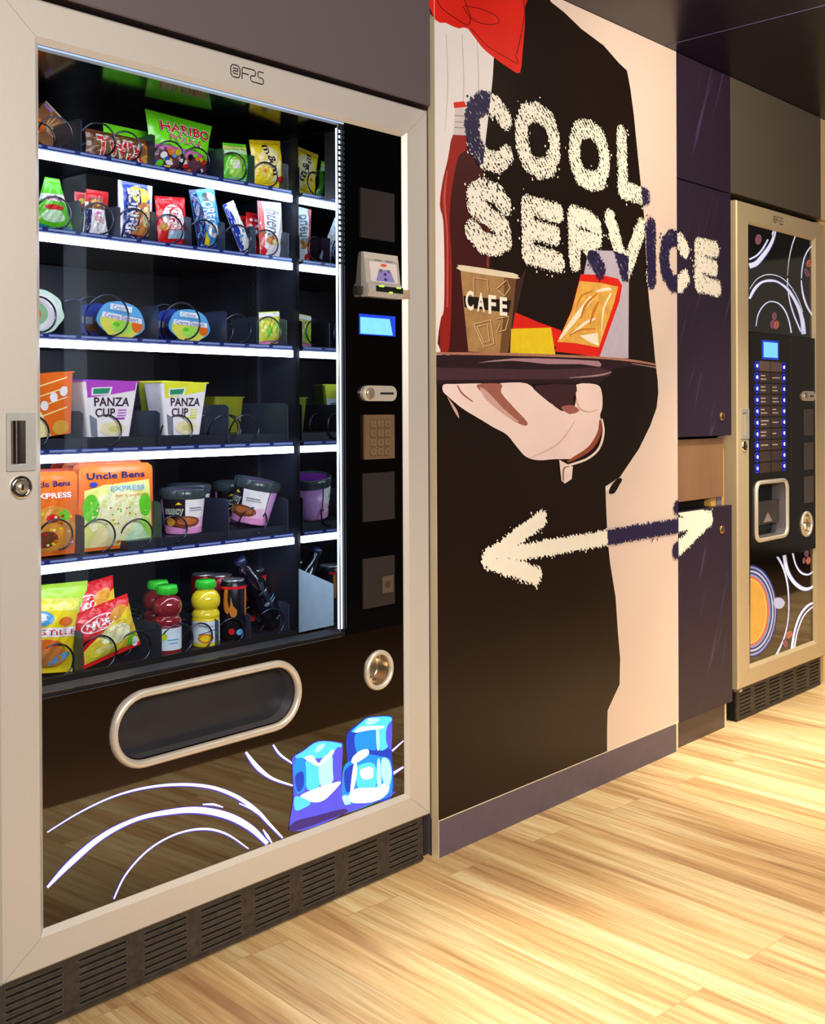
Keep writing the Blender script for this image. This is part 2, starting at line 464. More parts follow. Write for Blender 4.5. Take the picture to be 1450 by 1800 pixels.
def bezel(lp, wd, y, hgt, mt, back=.03):
    "raised rounded rim around a loop"
    b = MB(); n = len(lp); rings = []
    for t in range(9):
        a = PI * t / 8; rings.append((wd / 2 - wd / 2 * math.cos(a), y - hgt * math.sin(a)))
    rings = [(0, y + back)] + rings + [(wd, y + .004)]
    vs = []
    for d, yy in rings:
        vs += [(p[0], yy, p[1]) for p in scale_loop(lp, d)]
    fs = [(j * n + i, j * n + (i + 1) % n, (j + 1) * n + (i + 1) % n, (j + 1) * n + i) for j in range(len(rings) - 1) for i in range(n)]
    b.add(vs, fs, mt, True); return b

def grille(x0, x1, z0, z1, y0, y1, groups, rows, parent):
    b = MB(); m = mat('vent_grille_plastic', (58, 50, 44), .5, var=.35, scale=60, bump=.3); m2 = mat('vent_slot_edge', (96, 88, 78), .5)
    holes = []
    for gx0, gx1 in groups:
        for r in range(rows):
            zc = z0 + (z1 - z0) * (r + 1) / (rows + 1); holes.append(stadium((gx0 + gx1) / 2, zc, gx1 - gx0, .0052, 3))
    b.plate([(x0, z0), (x1, z0), (x1, z1), (x0, z1)], holes, y0, y0 + .006, m)
    for h in holes:
        lp = scale_loop(h, .0010)
        b.add([(p[0], y0 - .0006, p[1]) for p in lp] + [(p[0], y0 - .0006, p[1]) for p in h], [(i, (i + 1) % len(h), len(h) + (i + 1) % len(h), len(h) + i) for i in range(len(h))], m2)
    k = mat('vent_dark', (6, 6, 6), .9)
    b.box(x0, x1, y0 + .006, y1, z0, z1, k)
    b.box(x0, x1, y0 - .002, y0 + .004, z0 - .001, z0 + .004, m)
    return b.build('ventilation_grille', parent)

# ================================================================ SNACK MACHINE
VM = thing('snack_vending_machine', 'tall silver framed glass-front vending machine stocked with snacks and drinks', 'vending machine')
FX0, FX1, FZ0, FZ1 = 0.0, 1.049, .110, 1.735
OX0, OX1, OZ0, OZ1 = .081, .969, .1745, 1.662
frame_mesh(FX0, FX1, FZ0, FZ1, OX0, OX1, OZ0, OZ1, m_alu).build('door_frame', VM)
fas_logo(.4800, 1.6925, .0235, VM)
# cabinet body: five slabs
b = MB()
b.box(.012, .022, .05, .85, .11, 1.72, m_body); b.box(1.026, 1.036, .05, .85, .11, 1.72, m_body)
b.box(.012, 1.036, .84, .85, .11, 1.72, m_body); b.box(.012, 1.036, .05, .85, 1.712, 1.722, m_body); b.box(.012, 1.036, .06, .85, .11, .12, m_body)
b.build('body', VM)
m_int = mat('interior_black_sheet', (32, 38, 48), .35, spec=.5, var=.15, scale=5)
m_int2 = mat('interior_gloss_ceiling', (6, 7, 8), .12, spec=.6)
m_perf = mat('perforation_dark', (2, 2, 3), .8)
b = MB()
b.box(.03, .81, .62, .63, .48, 1.70, m_int); b.box(.03, .04, .06, .62, .48, 1.70, m_int)
b.box(.797, .807, .17, .62, .48, 1.70, m_int)
b.box(.03, .81, .05, .62, 1.672, 1.682, m_int2); b.box(.03, .81, .17, .62, .48, .49, m_int)
for i in range(22):
    for j in range(3):
        b.box(.12 + .03 * i, .126 + .03 * i, .6185, .62, 1.07 - .022 * j, 1.082 - .022 * j, m_perf)
m_rail = mat('perforated_rail', (38, 44, 52), .4, .4)
b.box(.786, .797, .30, .335, .50, 1.66, m_rail)
for i in range(70): b.box(.7845, .7865, .312, .322, .52 + .016 * i, .527 + .016 * i, m_perf)
b.build('interior_lining', VM)
# side wall of the window: a mirror-like pane
m_mir = mat('mirrored_side_pane', (160, 172, 178), .02, 1.0, var=.0)
b = MB(); b.box(.7914, .7934, .030, .158, .566, 1.655, m_mir); b.build('mirrored_side_pane', VM)
m_refl = mat('pale_blue_reflection', (170, 196, 214), .5)  # reflection in the side pane, put in as a pale coloured patch
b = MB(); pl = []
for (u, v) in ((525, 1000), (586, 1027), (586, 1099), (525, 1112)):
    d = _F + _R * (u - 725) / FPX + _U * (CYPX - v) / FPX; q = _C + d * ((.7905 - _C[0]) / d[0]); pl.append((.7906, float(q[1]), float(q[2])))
b.add(pl + [(.7912,) + p[1:] for p in pl], [(0, 1, 2, 3), (4, 5, 6, 7), (0, 1, 5, 4), (2, 3, 7, 6)], m_refl); b.build('mirror_reflection_patch', VM)
# door gasket post next to the shelves and the light tube behind the glass edge
b = MB(); b.box(.7914, .800, .158, .169, .50, 1.66, mat('gasket', (8, 8, 10), .5)); b.build('door_gasket', VM)
m_tube = mat('light_tube_diffuser', (190, 215, 235), .3, emit=2.0, emit_rgb=(215, 232, 250), var=.3, scale=6)
b = MB(); b.tube([(.7835, .022, .575 + 1.075 * i / 40) for i in range(41)], .0052, m_tube, 10)
b.build('light_tube', VM)
b = MB(); b.box(.7765, .7785, .014, .0165, .572, 1.658, m_alu2); b.box(.7885, .7912, .014, .034, .572, 1.658, m_rail)
for i in range(26): b.box(.7765, .7885, .0132, .0142, 1.645 - .0115 * i, 1.650 - .0115 * i, m_rail)
b.build('light_tube_holder', VM)
b = MB(); b.box(.7912, .7990, .035, .075, 1.50, 1.652, m_blk, .003); b.build('door_hinge_cover', VM)
# window glass
b = MB(); b.box(OX0, .7765, .010, .0135, .569, OZ1, m_glass); b.build('window_glass', VM)
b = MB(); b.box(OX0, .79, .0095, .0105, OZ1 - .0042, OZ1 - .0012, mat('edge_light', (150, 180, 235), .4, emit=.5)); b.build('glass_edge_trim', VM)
b = MB(); b.box(OX0, .9, .0138, .060, .5605, .5690, m_blk); b.box(OX0, .7765, .0095, .0100, .5605, .5618, mat('seam_grey', (60, 60, 64), .5)); b.build('window_sill_bar', VM)

# black glass control side and lower door panel, with real openings
SLOT = stadium(.4347, .4695, .418, .112, 16); COIN = ell(.8884, .4695, .033, .033, 28)
m_lowwood = mat('lower_panel_gloss', (12, 7, 4), .03, spec=.5, var=.0, ior=1.9)
b = MB()
b.plate([(OX0, OZ0), (OX1, OZ0), (OX1, .5605), (OX0, .5605)], [SLOT, COIN], .010, .016, m_lowwood)
LP = b.build('lower_door_panel', VM)
b = MB(); b.box(.7912, OX1, .010, .016, .5605, OZ1, m_bglass); CP = b.build('control_panel', VM)
# print on the lower panel: white brush circles and ice cubes
b = MB(); a = Art(b, .0098, .00002)
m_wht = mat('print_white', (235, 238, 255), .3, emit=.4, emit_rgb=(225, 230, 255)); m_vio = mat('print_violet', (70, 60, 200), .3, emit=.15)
def arc(pts, n=10):
    a.line([(x - .8, y + .6, w * 1.25 + 1.2) for x, y, w in pts], m_vio, n); a.line(pts, m_wht, n)
arc([(83, 1463, 2), (140, 1428, 2.5), (200, 1400, 3), (260, 1384, 4), (320, 1379, 5), (372, 1384, 6), (415, 1400, 7), (450, 1424, 7), (475, 1450, 5), (497, 1473, 3)])
arc([(83, 1560, 4), (125, 1516, 10), (180, 1470, 9), (240, 1440, 7), (300, 1427, 9), (350, 1424, 11), (400, 1434, 12), (440, 1455, 11), (470, 1483, 7)])
arc([(200, 1580, 2.5), (222, 1536, 3), (262, 1493, 3), (310, 1466, 3), (358, 1457, 4), (398, 1466, 3.5), (437, 1492, 2)])
arc([(432, 1322, 4), (452, 1348, 8), (478, 1368, 5), (515, 1381, 3)], 8); arc([(480, 1309, 3), (492, 1326, 4), (514, 1342, 3)], 8)
arc([(689, 1320, 3), (709, 1302, 2)], 4); arc([(687, 1362, 5), (709, 1348, 3)], 4)
arc([(420, 1412, 2), (440, 1421, 3), (452, 1430, 2)], 4); arc([(356, 1414, 2), (375, 1414, 4), (392, 1419, 2)], 4); arc([(462, 1458, 2), (470, 1470, 5), (478, 1482, 2)], 4)
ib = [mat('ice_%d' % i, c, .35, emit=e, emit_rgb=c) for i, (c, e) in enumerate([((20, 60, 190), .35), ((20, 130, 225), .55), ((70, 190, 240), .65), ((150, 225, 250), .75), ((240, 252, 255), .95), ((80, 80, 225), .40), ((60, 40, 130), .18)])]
def ice(S, pts, k, sm=4): a.poly([(500 + x * .1517, 1220 + y * .1517) for x, y in pts], ib[k], sm)
# back cube
ice(0, [(720, 470), (880, 320), (980, 262), (1220, 252), (1250, 300), (1240, 640), (1260, 1140), (1080, 1240), (760, 1000), (725, 760)], 0)
ice(0, [(760, 450), (890, 330), (980, 275), (1210, 262), (1235, 320), (1130, 400), (840, 440)], 2)
ice(0, [(840, 450), (1050, 400), (1060, 640), (960, 640), (850, 690), (810, 560)], 1)
ice(0, [(1090, 420), (1200, 330), (1225, 480), (1190, 620), (1090, 640)], 2)
ice(0, [(850, 400), (920, 375), (1140, 370), (1120, 400), (960, 420), (820, 445)], 4); ice(0, [(1060, 420), (1090, 420), (1100, 620), (1070, 640)], 3)
ice(0, [(970, 280), (1100, 290), (1040, 340), (950, 350)], 3); ice(0, [(735, 470), (810, 450), (800, 540), (830, 740), (740, 770)], 0)
ice(0, [(1180, 400), (1240, 330), (1235, 640), (1180, 560)], 5)
# front right cube
ice(0, [(680, 860), (790, 760), (960, 700), (1100, 720), (1230, 780), (1245, 1130), (1180, 1200), (690, 1380), (665, 1200)], 1)
ice(0, [(700, 880), (790, 810), (830, 830), (790, 1060), (720, 1140), (690, 1000)], 0)
ice(0, [(850, 830), (1040, 810), (1050, 1080), (860, 1090), (830, 960)], 2); ice(0, [(890, 870), (1010, 850), (1020, 960), (930, 990), (880, 940)], 4)
ice(0, [(800, 820), (835, 810), (830, 960), (790, 1130), (760, 1180), (770, 1020)], 4); ice(0, [(790, 730), (870, 660), (960, 640), (970, 700), (860, 780), (780, 800)], 4)
ice(0, [(740, 1180), (830, 1095), (1060, 1080), (1190, 1010), (1200, 1130), (1060, 1240), (800, 1260)], 4); ice(0, [(1070, 800), (1100, 760), (1120, 1060), (1075, 1080)], 3)
ice(0, [(1120, 760), (1200, 760), (1240, 920), (1200, 1080), (1130, 980)], 3); ice(0, [(665, 1190), (740, 1180), (760, 1290), (700, 1330)], 3)
ice(0, [(690, 1290), (900, 1265), (1080, 1240), (1240, 1140), (1245, 1160), (690, 1385)], 5)
# left cube and its reflection
ice(0, [(100, 720), (200, 660), (380, 545), (640, 560), (672, 620), (660, 900), (665, 1200), (680, 1385), (95, 1590), (100, 1200), (85, 800)], 5)
ice(0, [(120, 730), (220, 660), (390, 552), (630, 570), (650, 620), (540, 720), (250, 750)], 2)
ice(0, [(250, 770), (380, 800), (400, 1080), (260, 1100), (240, 900)], 2); ice(0, [(400, 800), (540, 700), (560, 1000), (420, 1070)], 3)
ice(0, [(110, 780), (230, 760), (240, 1080), (140, 1150), (110, 1000)], 1); ice(0, [(120, 950), (210, 900), (220, 1060), (150, 1130)], 0)
ice(0, [(560, 700), (650, 620), (650, 900), (570, 1000)], 5); ice(0, [(230, 740), (320, 710), (400, 800), (540, 650), (560, 690), (400, 830), (300, 790)], 4)
ice(0, [(180, 1180), (400, 1080), (560, 1030), (650, 1020), (560, 1130), (450, 1230), (320, 1250)], 4); ice(0, [(380, 600), (470, 570), (430, 640), (350, 680)], 3)
ice(0, [(110, 1200), (180, 1190), (300, 1260), (200, 1330), (120, 1340)], 2)
ice(0, [(110, 1480), (400, 1400), (676, 1330), (680, 1385), (95, 1590)], 6)
b.build('panel_print', LP)
# delivery slot
sl = bezel(SLOT, .0155, .010, .010, m_ring, .004).build('delivery_slot_rim', VM)
b = MB(); n = len(SLOT); ins = scale_loop(SLOT, -.002); mrec = mat('slot_recess', (20, 20, 22), .4)
b.add([(p[0], .012, p[1]) for p in ins] + [(p[0] + .004, .075, p[1]) for p in ins], [(i, (i + 1) % n, n + (i + 1) % n, n + i) for i in range(n)], mat('slot_inner_rim', (120, 116, 122), .3, .6), True)
b.build('delivery_slot_throat', VM)
b = MB(); fl = scale_loop(SLOT, -.001); b.plate([(p[0] + .004, p[1]) for p in fl], [], .040, None, mat('delivery_flap', (44, 44, 48), .3, var=.15, scale=14)); b.build('delivery_flap', VM)
# coin return cup
bezel(COIN, .0115, .010, .008, m_ring, .004).build('coin_return_rim', VM)
b = MB(); b.lathe([(.033, .012), (.031, .016), (.030, .04), (.026, .043), (.0005, .044)], mat('coin_cup_metal', (190, 172, 146), .22, .9), 32, 'Y', (.8884, 0, .4695)); b.build('coin_return_cup', VM)

# control panel furniture
def qpoly(name, pts, y0, y1, mt, parent=VM):
    b = MB(); b.prism([W(u, v) for u, v in pts][::-1], y0, y1, mt); return b.build(name, parent)
m_blank = mat('blank_cover', (40, 35, 34), .45)
for (x0, x1, z0, z1) in ((.8373, .9435, 1.4205, 1.529), (.839, .9395, .8005, .9065), (.838, .9385, .6105, .7200)):
    b = MB(); b.box(x0, x1, .006, .010, z0, z1, m_blank, .001); o = b.build('blank_cover', VM)
b = MB(); b.box(.895, .930, .003, .006, .638, .676, mat('blank_cover_label', (82, 66, 56), .45)); b.lathe([(.008, .0022), (.001, .002)], mat('tone', (60, 48, 44), .4), 20, 'Y', (.912, 0, .657)); b.build('grey_label', VM)
# banknote reader: a wedge with a mouth
b = MB(); m_rd = mat('reader_silver', (205, 196, 184), .35, .35)
x0, x1 = .8400, .948; z0, z1 = 1.292, 1.390
prof = [(.010, z0), (-.010, z0), (-.014, z0 + .010), (-.013, z0 + .026), (-.006, z0 + .032), (.000, z1 - .014), (.003, z1), (.010, z1)]
n = len(prof); b.add([(x0, y, z) for y, z in prof] + [(x1, y, z) for y, z in prof], [(i, (i + 1) % n, n + (i + 1) % n, n + i) for i in range(n)] + [tuple(range(n)), tuple(range(n, 2 * n))[::-1]], m_rd)
NR = b.build('banknote_reader', VM)
b = MB(); b.box(x0 + .022, x1 - .002, -.0160, -.0120, z0 + .012, z0 + .024, mat('reader_mouth', (14, 24, 12), .4)); b.box(x0 + .03, x0 + .045, -.0166, -.0156, z0 + .022, z0 + .0255, mat('green_lamp', (150, 230, 60), .4, emit=1.6)); b.box(x0 + .062, x0 + .072, -.0166, -.0156, z0 + .010, z0 + .0135, mat('green_lamp')); b.box(x0 + .085, x0 + .098, -.0166, -.0156, z0 + .022, z0 + .0250, mat('green_lamp')); b.build('note_slot', NR)
b = MB()
def on(zz, d=.0004):
    t = (zz - (z0 + .032)) / (z1 - .014 - z0 - .032); return -.006 + t * .006 - d
def rp(pts, mt, d):
    vs, fs = tess(pts); b.add([(p[0], on(p[1], d), p[1]) for p in vs], fs, mt)
rp(rrect(x0 + .014, x1 - .008, z0 + .034, z1 - .020, .004), mat('reader_label', (220, 208, 204), .4), .0006)
rp([(x0 + .030, z0 + .036), (x0 + .090, z0 + .036), (x0 + .078, z0 + .062), (x0 + .042, z0 + .062)], mat('note_icon', (140, 130, 190), .4), .0010)
rp(ell(x0 + .060, z0 + .052, .004, .003), mat('icon_dark', (50, 40, 110), .4), .0014); rp([(x0 + .056, z0 + .038), (x0 + .065, z0 + .038), (x0 + .065, z0 + .043), (x0 + .056, z0 + .043)], mat('icon_dark'), .0014)
for q in (.044, .068): rp([(x0 + q, z0 + .056), (x0 + q + .008, z0 + .056), (x0 + q + .008, z0 + .063), (x0 + q, z0 + .063)], mat('icon_grey', (110, 100, 110), .4), .0014)
rp(ell(x0 + .058, z0 + .072, .010, .0032), mat('reader_red', (225, 90, 60), .4), .0014)
b.build('reader_label', NR)
for q in (.030, .066):
    b = MB()
    for i in range(5): b.box(x0 + q + i * .005, x0 + q + .0035 + i * .005, on(z1 - .016, .0008), on(z1 - .016, 0), z1 - .017, z1 - .0145, mat('icon_grey'))
    b.build('reader_lettering', NR)
b = MB(); b.box(.822, .838, .002, .010, z0 + .004, z0 + .022, mat('tape', (60, 52, 46), .5, alpha=.5)); b.build('adhesive_tape', VM); b = MB(); b.box(x1 + .001, .984, -.0016, -.0006, z0 + .004, z0 + .024, mat('tape2', (190, 160, 120), .5, alpha=.45)); b.build('adhesive_tape', VM)
# display
dz = [W(637, 551), W(700, 551), W(700, 595), W(637, 590)]
b = MB(); b.box(.8335, .9455, .008, .0105, 1.2095, 1.2545, mat('display_blue_bezel', (30, 60, 200), .3, emit=.55)); b.build('display_bezel', VM)
b = MB(); b.prism([(.835, 1.2115), (.936, 1.2115), (.926, 1.2475), (.835, 1.2475)], .0068, .008, mat('display_lit', (90, 165, 250), .3, emit=1.0, emit_rgb=(110, 180, 255), var=.12, scale=60)); b.build('display_screen', VM)
# coin slot plate
lp = stadium(.889, 1.0815, .108, .034, 10); b = MB(); b.prism(lp, .002, .010, m_ring); cs = b.build('coin_slot_plate', VM)
b = MB(); b.box(.890, .932, .0008, .0022, 1.0795, 1.0838, m_blk); b.build('coin_slot', cs)
b = MB(); b.lathe([(.0125, .002), (.0125, -.002), (.010, -.0035), (.0005, -.0035)], mat('button_silver', (196, 182, 160), .3, .7), 24, 'Y', (.857, 0, 1.0815)); b.build('return_button', cs)
# keypad
b = MB(); b.box(.842, .9375, .003, .010, .9365, 1.0345, mat('keypad_metal', (150, 122, 92), .38, .6), .0012); kp = b.build('keypad', VM)
mk = mat('key_metal', (162, 134, 104), .35, .6); mkl = mat('key_mark', (88, 68, 50), .4)
for r in range(4):
    for c in range(3):
        cx, cz = .8675 + .0222 * c, 1.0145 - .0205 * r
        b = MB(); lp = rrect(cx - .0085, cx + .0085, cz - .0078, cz + .0078, .003, 3)
        b.prism(scale_loop(lp, .001), .0022, .003, mkl); b.prism(lp, .0008, .003, mk)
        ch = ('123', '456', '789', '*0#')[r][c]
        a = Art(b, .0007, .0002); a.text(ch, cx - .0022, cz - .004, .008, mkl, .02)
        b.build('key', kp)
# pull handle and lock on the left stile
b = MB(); m_h = mat('handle_satin', (188, 190, 184), .4, .4)
hx0, hx1, hz0, hz1 = .0150, .0660, .9475, 1.0435
b.plate(rrect(hx0, hx1, hz0, hz1, .002, 2), [rrect(hx0 + .007, hx1 - .018, hz0 + .0115, hz1 - .0130, .001, 2)], -.0035, .0, m_h); hd = b.build('pull_handle', VM)
b = MB()
def hcurve(s, t): 
    x = hx0 + .007 + (hx1 - .018 - hx0 - .007) * s; return (x, -.0033 + .0029 * math.sin(PI * s) ** .8, hz0 + .0115 + (hz1 - hz0 - .0245) * t)
b.grid(hcurve, 20, 4, m_chrome); b.build('grip_recess', hd)
b = MB(); b.lathe([(.0195, 0), (.0195, -.003), (.0170, -.0055), (.0118, -.0060), (.0116, -.003), (.0003, -.003)], m_chrome, 32, 'Y', (.0405, 0, .9205))
b.lathe([(.0118, -.0061), (.0126, -.0061)], m_blk, 32, 'Y', (.0405, 0, .9205)); b.lathe([(.0100, -.0031), (.0098, -.0062), (.0003, -.0064)], m_alu2, 24, 'Y', (.0405, 0, .9205))
b.box(.0385, .0425, -.0072, -.006, .916, .9255, m_blk); b.build('door_lock', VM)
# kick grille
gr = [W(u, 1700, .014)[0] for u in (8, 110, 138, 223, 253, 329, 353, 425, 448, 510, 532, 590, 612, 665, 684, 736)]
grille(.002, 1.036, .006, .106, .014, .05, [(gr[i], gr[i + 1]) for i in range(0, 16, 2)], 7, VM)
b = MB(); b.box(.02, 1.03, .06, .8, .0, .11, m_blk); b.build('base', VM)

# ---- shelves, light strips, dividers, spirals
YS = .168
m_tray = mat('tray_steel', (48, 55, 66), .35, .5); m_led = mat('shelf_light_strip', (236, 242, 255), .4, emit=12.5, emit_rgb=(222, 234, 255))
m_rail2 = mat('price_rail', (128, 150, 205), .25, .2, emit=.10); m_rail3 = mat('price_rail_blue', (30, 40, 110), .3)
m_div = mat('divider_steel', (74, 86, 106), .32, .55, var=.1, scale=10); m_wire = mat('spiral_wire', (70, 74, 92), .18, .95)
XR = W(512, 628, YS)[0]
SHZ = [W(290, v, YS)[1] for v in (316.5, 448.5, 618.8, 805.5, 983.2)]
TOP = [z + .026 for z in SHZ] + [.546]
for k, zl in enumerate(SHZ):
    sh = MB(); sh.box(.045, XR, YS, .60, zl + .020, zl + .0225, m_tray)
    sh.box(.045, XR, .59, .60, zl + .02, zl + .045, m_tray)
    sho = sh.build('shelf_tray', VM)
    b = MB(); b.box(.045, XR + .002, YS - .004, YS + .004, zl, zl + .0145, m_led); b.build('light_strip', sho)
    b = MB(); b.box(.045, XR, YS - .004, YS - .002, zl + .0165, zl + .0255, m_rail3)
    x = .05; i = 0
    while x < XR - .02:
        b.box(x, min(x + .055, XR - .002), YS - .0052, YS - .004, zl + .0195, zl + .0235, m_rail2); x += .067; i += 1
    b.box(.045, XR, YS - .0045, YS - .0035, zl + .0160, zl + .0172, m_rail2)
    b.build('price_rail', sho)
b = MB(); b.box(.045, .79, YS + .002, .60, .541, .546, m_int); b.box(.045, .79, YS, YS + .006, .530, .552, m_blk); b.build('shelf_tray', VM)

def divider(k, u, v, h, y0=.174, sq=True):
    x = W(u, v, y0)[0]; z = TOP[k]; b = MB()
    pts = [(y0, z), (y0, z + h * .93), (y0 + .012, z + h), (.585, z + h), (.585, z)] if sq else [(y0, z), (y0, z + h), (.585, z + h * .55), (.585, z)]
    n = len(pts)
    b.add([(x - .0008, p[0], p[1]) for p in pts] + [(x + .0008, p[0], p[1]) for p in pts], [tuple(range(n)), tuple(range(n, 2 * n))[::-1]] + [(i, (i + 1) % n, n + (i + 1) % n, n + i) for i in range(n)], m_div)
    return b.build('lane_divider', VM)
for k, u, v, h in ((0, 143, 240, .066), (0, 272, 265, .066), (0, 393, 290, .066), (0, 447, 295, .066), (0, 506, 310, .062),
                   (1, 142, 380, .062), (1, 211, 390, .062), (1, 274, 400, .062), (1, 336, 405, .062), (1, 395, 415, .062), (1, 449, 420, .062), (1, 507, 430, .060),
                   (2, 143, 560, .068), (2, 278, 570, .068), (2, 398, 575, .068), (2, 452, 580, .060), (2, 504, 580, .060),
                   (3, 146, 760, .070), (3, 281, 760, .070), (3, 402, 760, .082), (3, 506, 755, .086),
                   (4, 148, 940, .075), (4, 284, 930, .090), (4, 402, 910, .085), (4, 506, 900, .078),
                   (5, 146, 1160, .080), (5, 284, 1140, .070), (5, 384, 1120, .060), (5, 440, 1110, .060), (5, 508, 1100, .070)):
    divider(k, u, v, h)

def spiral(u, v, r, turns=5, y0=.176, pitch=.062, ccw=1, mt=None, wr=.0018, ph=-PI / 2):
    x, z = W(u, v, y0); n = 26; pts = []
    for i in range(int(turns * n) + 1):
        t = ph + ccw * 2 * PI * i / n
        # the wire stays almost flat around a loop and steps back at the bottom
        f = i / n; s = math.floor(f) + min(1, max(0, (f % 1 - .0))) ** 3
        pts.append((x + r * math.cos(t), y0 + pitch * s, z + r * math.sin(t)))
    b = MB(); b.tube(pts, wr, mt or m_wire, 6); return b.build('spiral_coil', VM)
for u, v, r in ((103, 231, .0285), (178, 259, .0320), (226, 262, .0290), (304, 275, .0285), (350, 286, .0275), (414, 301, .0300), (472, 312, .0270),
                (100, 378, .0300), (176, 389, .0300), (240, 398, .0300), (301, 405, .0290), (362, 413, .0290), (423, 423, .0290), (472, 430, .0280),
                (70, 560, .033), (195, 562, .0400), (325, 568, .0380), (422, 577, .0300), (476, 580, .0290),
                (60, 780, .030), (190, 770, .0300), (318, 770, .0290), (400, 770, .0290), (437, 770, .0290),
                (104, 940, .0280), (178, 944, .0310), (247, 941, .0280), (310, 930, .0270), (452, 915, .0280),
                (103, 1172, .0310), (179, 1172, .0320), (243, 1172, .0300), (318, 1152, .0300), (355, 1145, .027), (412, 1132, .0260), (482, 1128, .0290)):
    k = min(range(6), key=lambda q: abs(W(u, v, .176)[1] - r - TOP[q]))
    x, z = W(u, v, .176)
    o = spiral(u, v, r)
    if z - r < TOP[k] + .002: o.location.z += TOP[k] + .002 - (z - r)
# ================================================================ POSTER CABINET
PC = thing('tall_cabinet', 'tall cabinet whose beige front is printed with a waiter carrying a tray and big lettering', 'cabinet')
YP = .0
PX0, PX1, PZ0, PZ1 = 1.0732, 2.1832, .0870, 2.1330
m_beige = mat('poster_beige', (226, 204, 190), .42, spec=.3, var=.02, scale=3)
m_pblk = mat('poster_black', (30, 20, 16), .33, spec=.34, var=.15, scale=4)
m_pnavy = mat('poster_navy', (40, 32, 70), .42)
m_pwht = mat('poster_white', (246, 240, 222), .42, var=.02)
b = MB(); b.box(PX0, PX1, YP, .022, PZ0, PZ1, m_beige); FP = b.build('front_panel', PC)
b = MB(); b.box(PX0 + .002, PX1 - .01, .022, .60, .0, PZ1, m_grey); b.build('carcass', PC)
b = MB(); b.box(PX0 - .0012, PX0, -.001, .0185, PZ0, PZ1, m_strip); b.box(PX0 - .0012, PX1, -.0008, .001, PZ0 - .0022, PZ0, m_strip); b.box(PX0 - .0012, PX0 + .0008, -.0022, .0185, .0, PZ0, m_strip); b.build('edge_strip', PC)
b = MB(); b.box(1.0732, 2.1640, -.0020, .022, .0, PZ0 - .0022, mat('plinth_grey_violet', (96, 84, 96), .45, var=.06, scale=30)); b.build('plinth', PC)
b = MB(); b.box(2.1642, 2.1740, -.003, .02, .0, PZ0 - .0022, m_strip); b.build('plinth_corner_strip', PC)
b = MB(); b.box(1.0605, 1.0715, .034, .30, .0, ZC - .001, mat('filler_strip_dark', (44, 40, 50), .5)); b.build('filler_strip', PC)

b = MB(); a = Art(b, YP)
# dark jacket
JACK = [(868, 101), (866, 136), (862, 175), (855, 233), (849, 288), (846, 330), (846, 480), (812, 620), (766, 640), (767, 900), (768, 1200), (770, 1443),
        (920, 1384), (1067, 1323), (1067, 1285), (1068, 1249), (1077, 1229), (1089, 1203), (1090, 1157), (1086, 1111), (1082, 1050), (1072, 988), (1068, 947), (1066, 907),
        (1064, 855), (1072, 850), (1090, 838), (1102, 820), (1123, 789), (1143, 748), (1154, 717), (1157, 690), (1156, 669), (1152, 638), (1147, 583), (1142, 540),
        (1139, 506), (1135, 447), (1133, 389), (1127, 331), (1119, 253), (1114, 202), (1108, 156), (1102, 124), (1088, 111), (1061, 80), (1022, 51), (992, 22), (968, 3), (962, -14), (930, -45), (900, -60), (868, -60)]
a.poly(JACK, m_pblk)
SHIRT = [(764, -60), (872, -60), (868, 101), (866, 136), (862, 175), (855, 233), (849, 288), (826, 300), (822, 252), (806, 240), (800, 300), (790, 620), (766, 622)]
a.poly(SHIRT, mat('poster_shirt', (236, 228, 224), .42, var=.04, scale=2))
for x in (784, 812, 838): a.line([(x, 60, 1.2), (x + 3, 150, 2.2), (x - 2, 230, 1)], mat('poster_shirt_fold', (206, 196, 196), .42), 6)
# red bow
m_red = mat('poster_red', (222, 38, 26), .42, var=.08, scale=9)
a.poly([(764, -20), (925, -40), (923, 10), (922, 50), (918, 95), (914, 128), (898, 122), (868, 101), (846, 82), (822, 50), (808, 50), (795, 46), (783, 40), (764, 34)], m_red, 2)
m_rl = mat('poster_bow_line', (70, 10, 12), .42)
a.line([(766, -5), (776, 14), (800, 32), (822, 44), (826, 30), (820, 10), (814, -5)], m_rl, 6, 1.3)
a.line([(814, 12), (830, 34), (856, 43), (876, 40), (872, 28), (846, 16), (816, 10)], m_rl, 6, 1.2)
a.line([(828, 50), (858, 82), (888, 100), (910, 112), (905, 95)], m_rl, 6, 1.2); a.line([(918, -10), (922, 20), (916, 60), (908, 95)], m_rl, 6, 1.3)
# bottle
m_bd = mat('poster_bottle_dark', (66, 20, 22), .42); m_br = mat('poster_bottle_red', (150, 34, 26), .42)
a.poly([(797, 240), (819, 238), (826, 268), (846, 292), (852, 331), (861, 389), (862, 500), (860, 618), (776, 619), (774, 564), (780, 544), (781, 467), (779, 389), (773, 362), (777, 323), (787, 280)], m_bd, 3)
a.poly([(796, 237), (818, 238), (820, 262), (806, 275), (796, 320), (790, 380), (794, 470), (792, 560), (788, 618), (774, 619), (774, 564), (780, 544), (781, 467), (779, 389), (773, 362), (777, 323), (787, 280)], m_br, 3)
a.line([(786, 300, 2), (781, 350, 4), (786, 420, 3), (786, 540, 3)], mat('poster_bottle_shine', (192, 84, 70), .42), 6)
a.line([(858, 390, 2), (857, 470, 4)], mat('poster_bottle_brown', (126, 60, 40), .42), 6)
a.poly([(800, 188), (818, 190), (819, 238), (797, 237)], mat('poster_neck', (214, 204, 200), .42)); a.poly([(797, 180), (816, 178), (820, 188), (798, 190)], m_red)
for y in (203, 214, 224): a.line([(799, y), (818, y + 1)], mat('poster_neck_line', (150, 130, 132), .42), 2, 1.4)
# behind the cup a brownish glass
a.poly([(862, 470), (915, 488), (925, 470), (905, 560), (893, 620), (862, 600)], mat('poster_brownish', (58, 36, 34), .42))
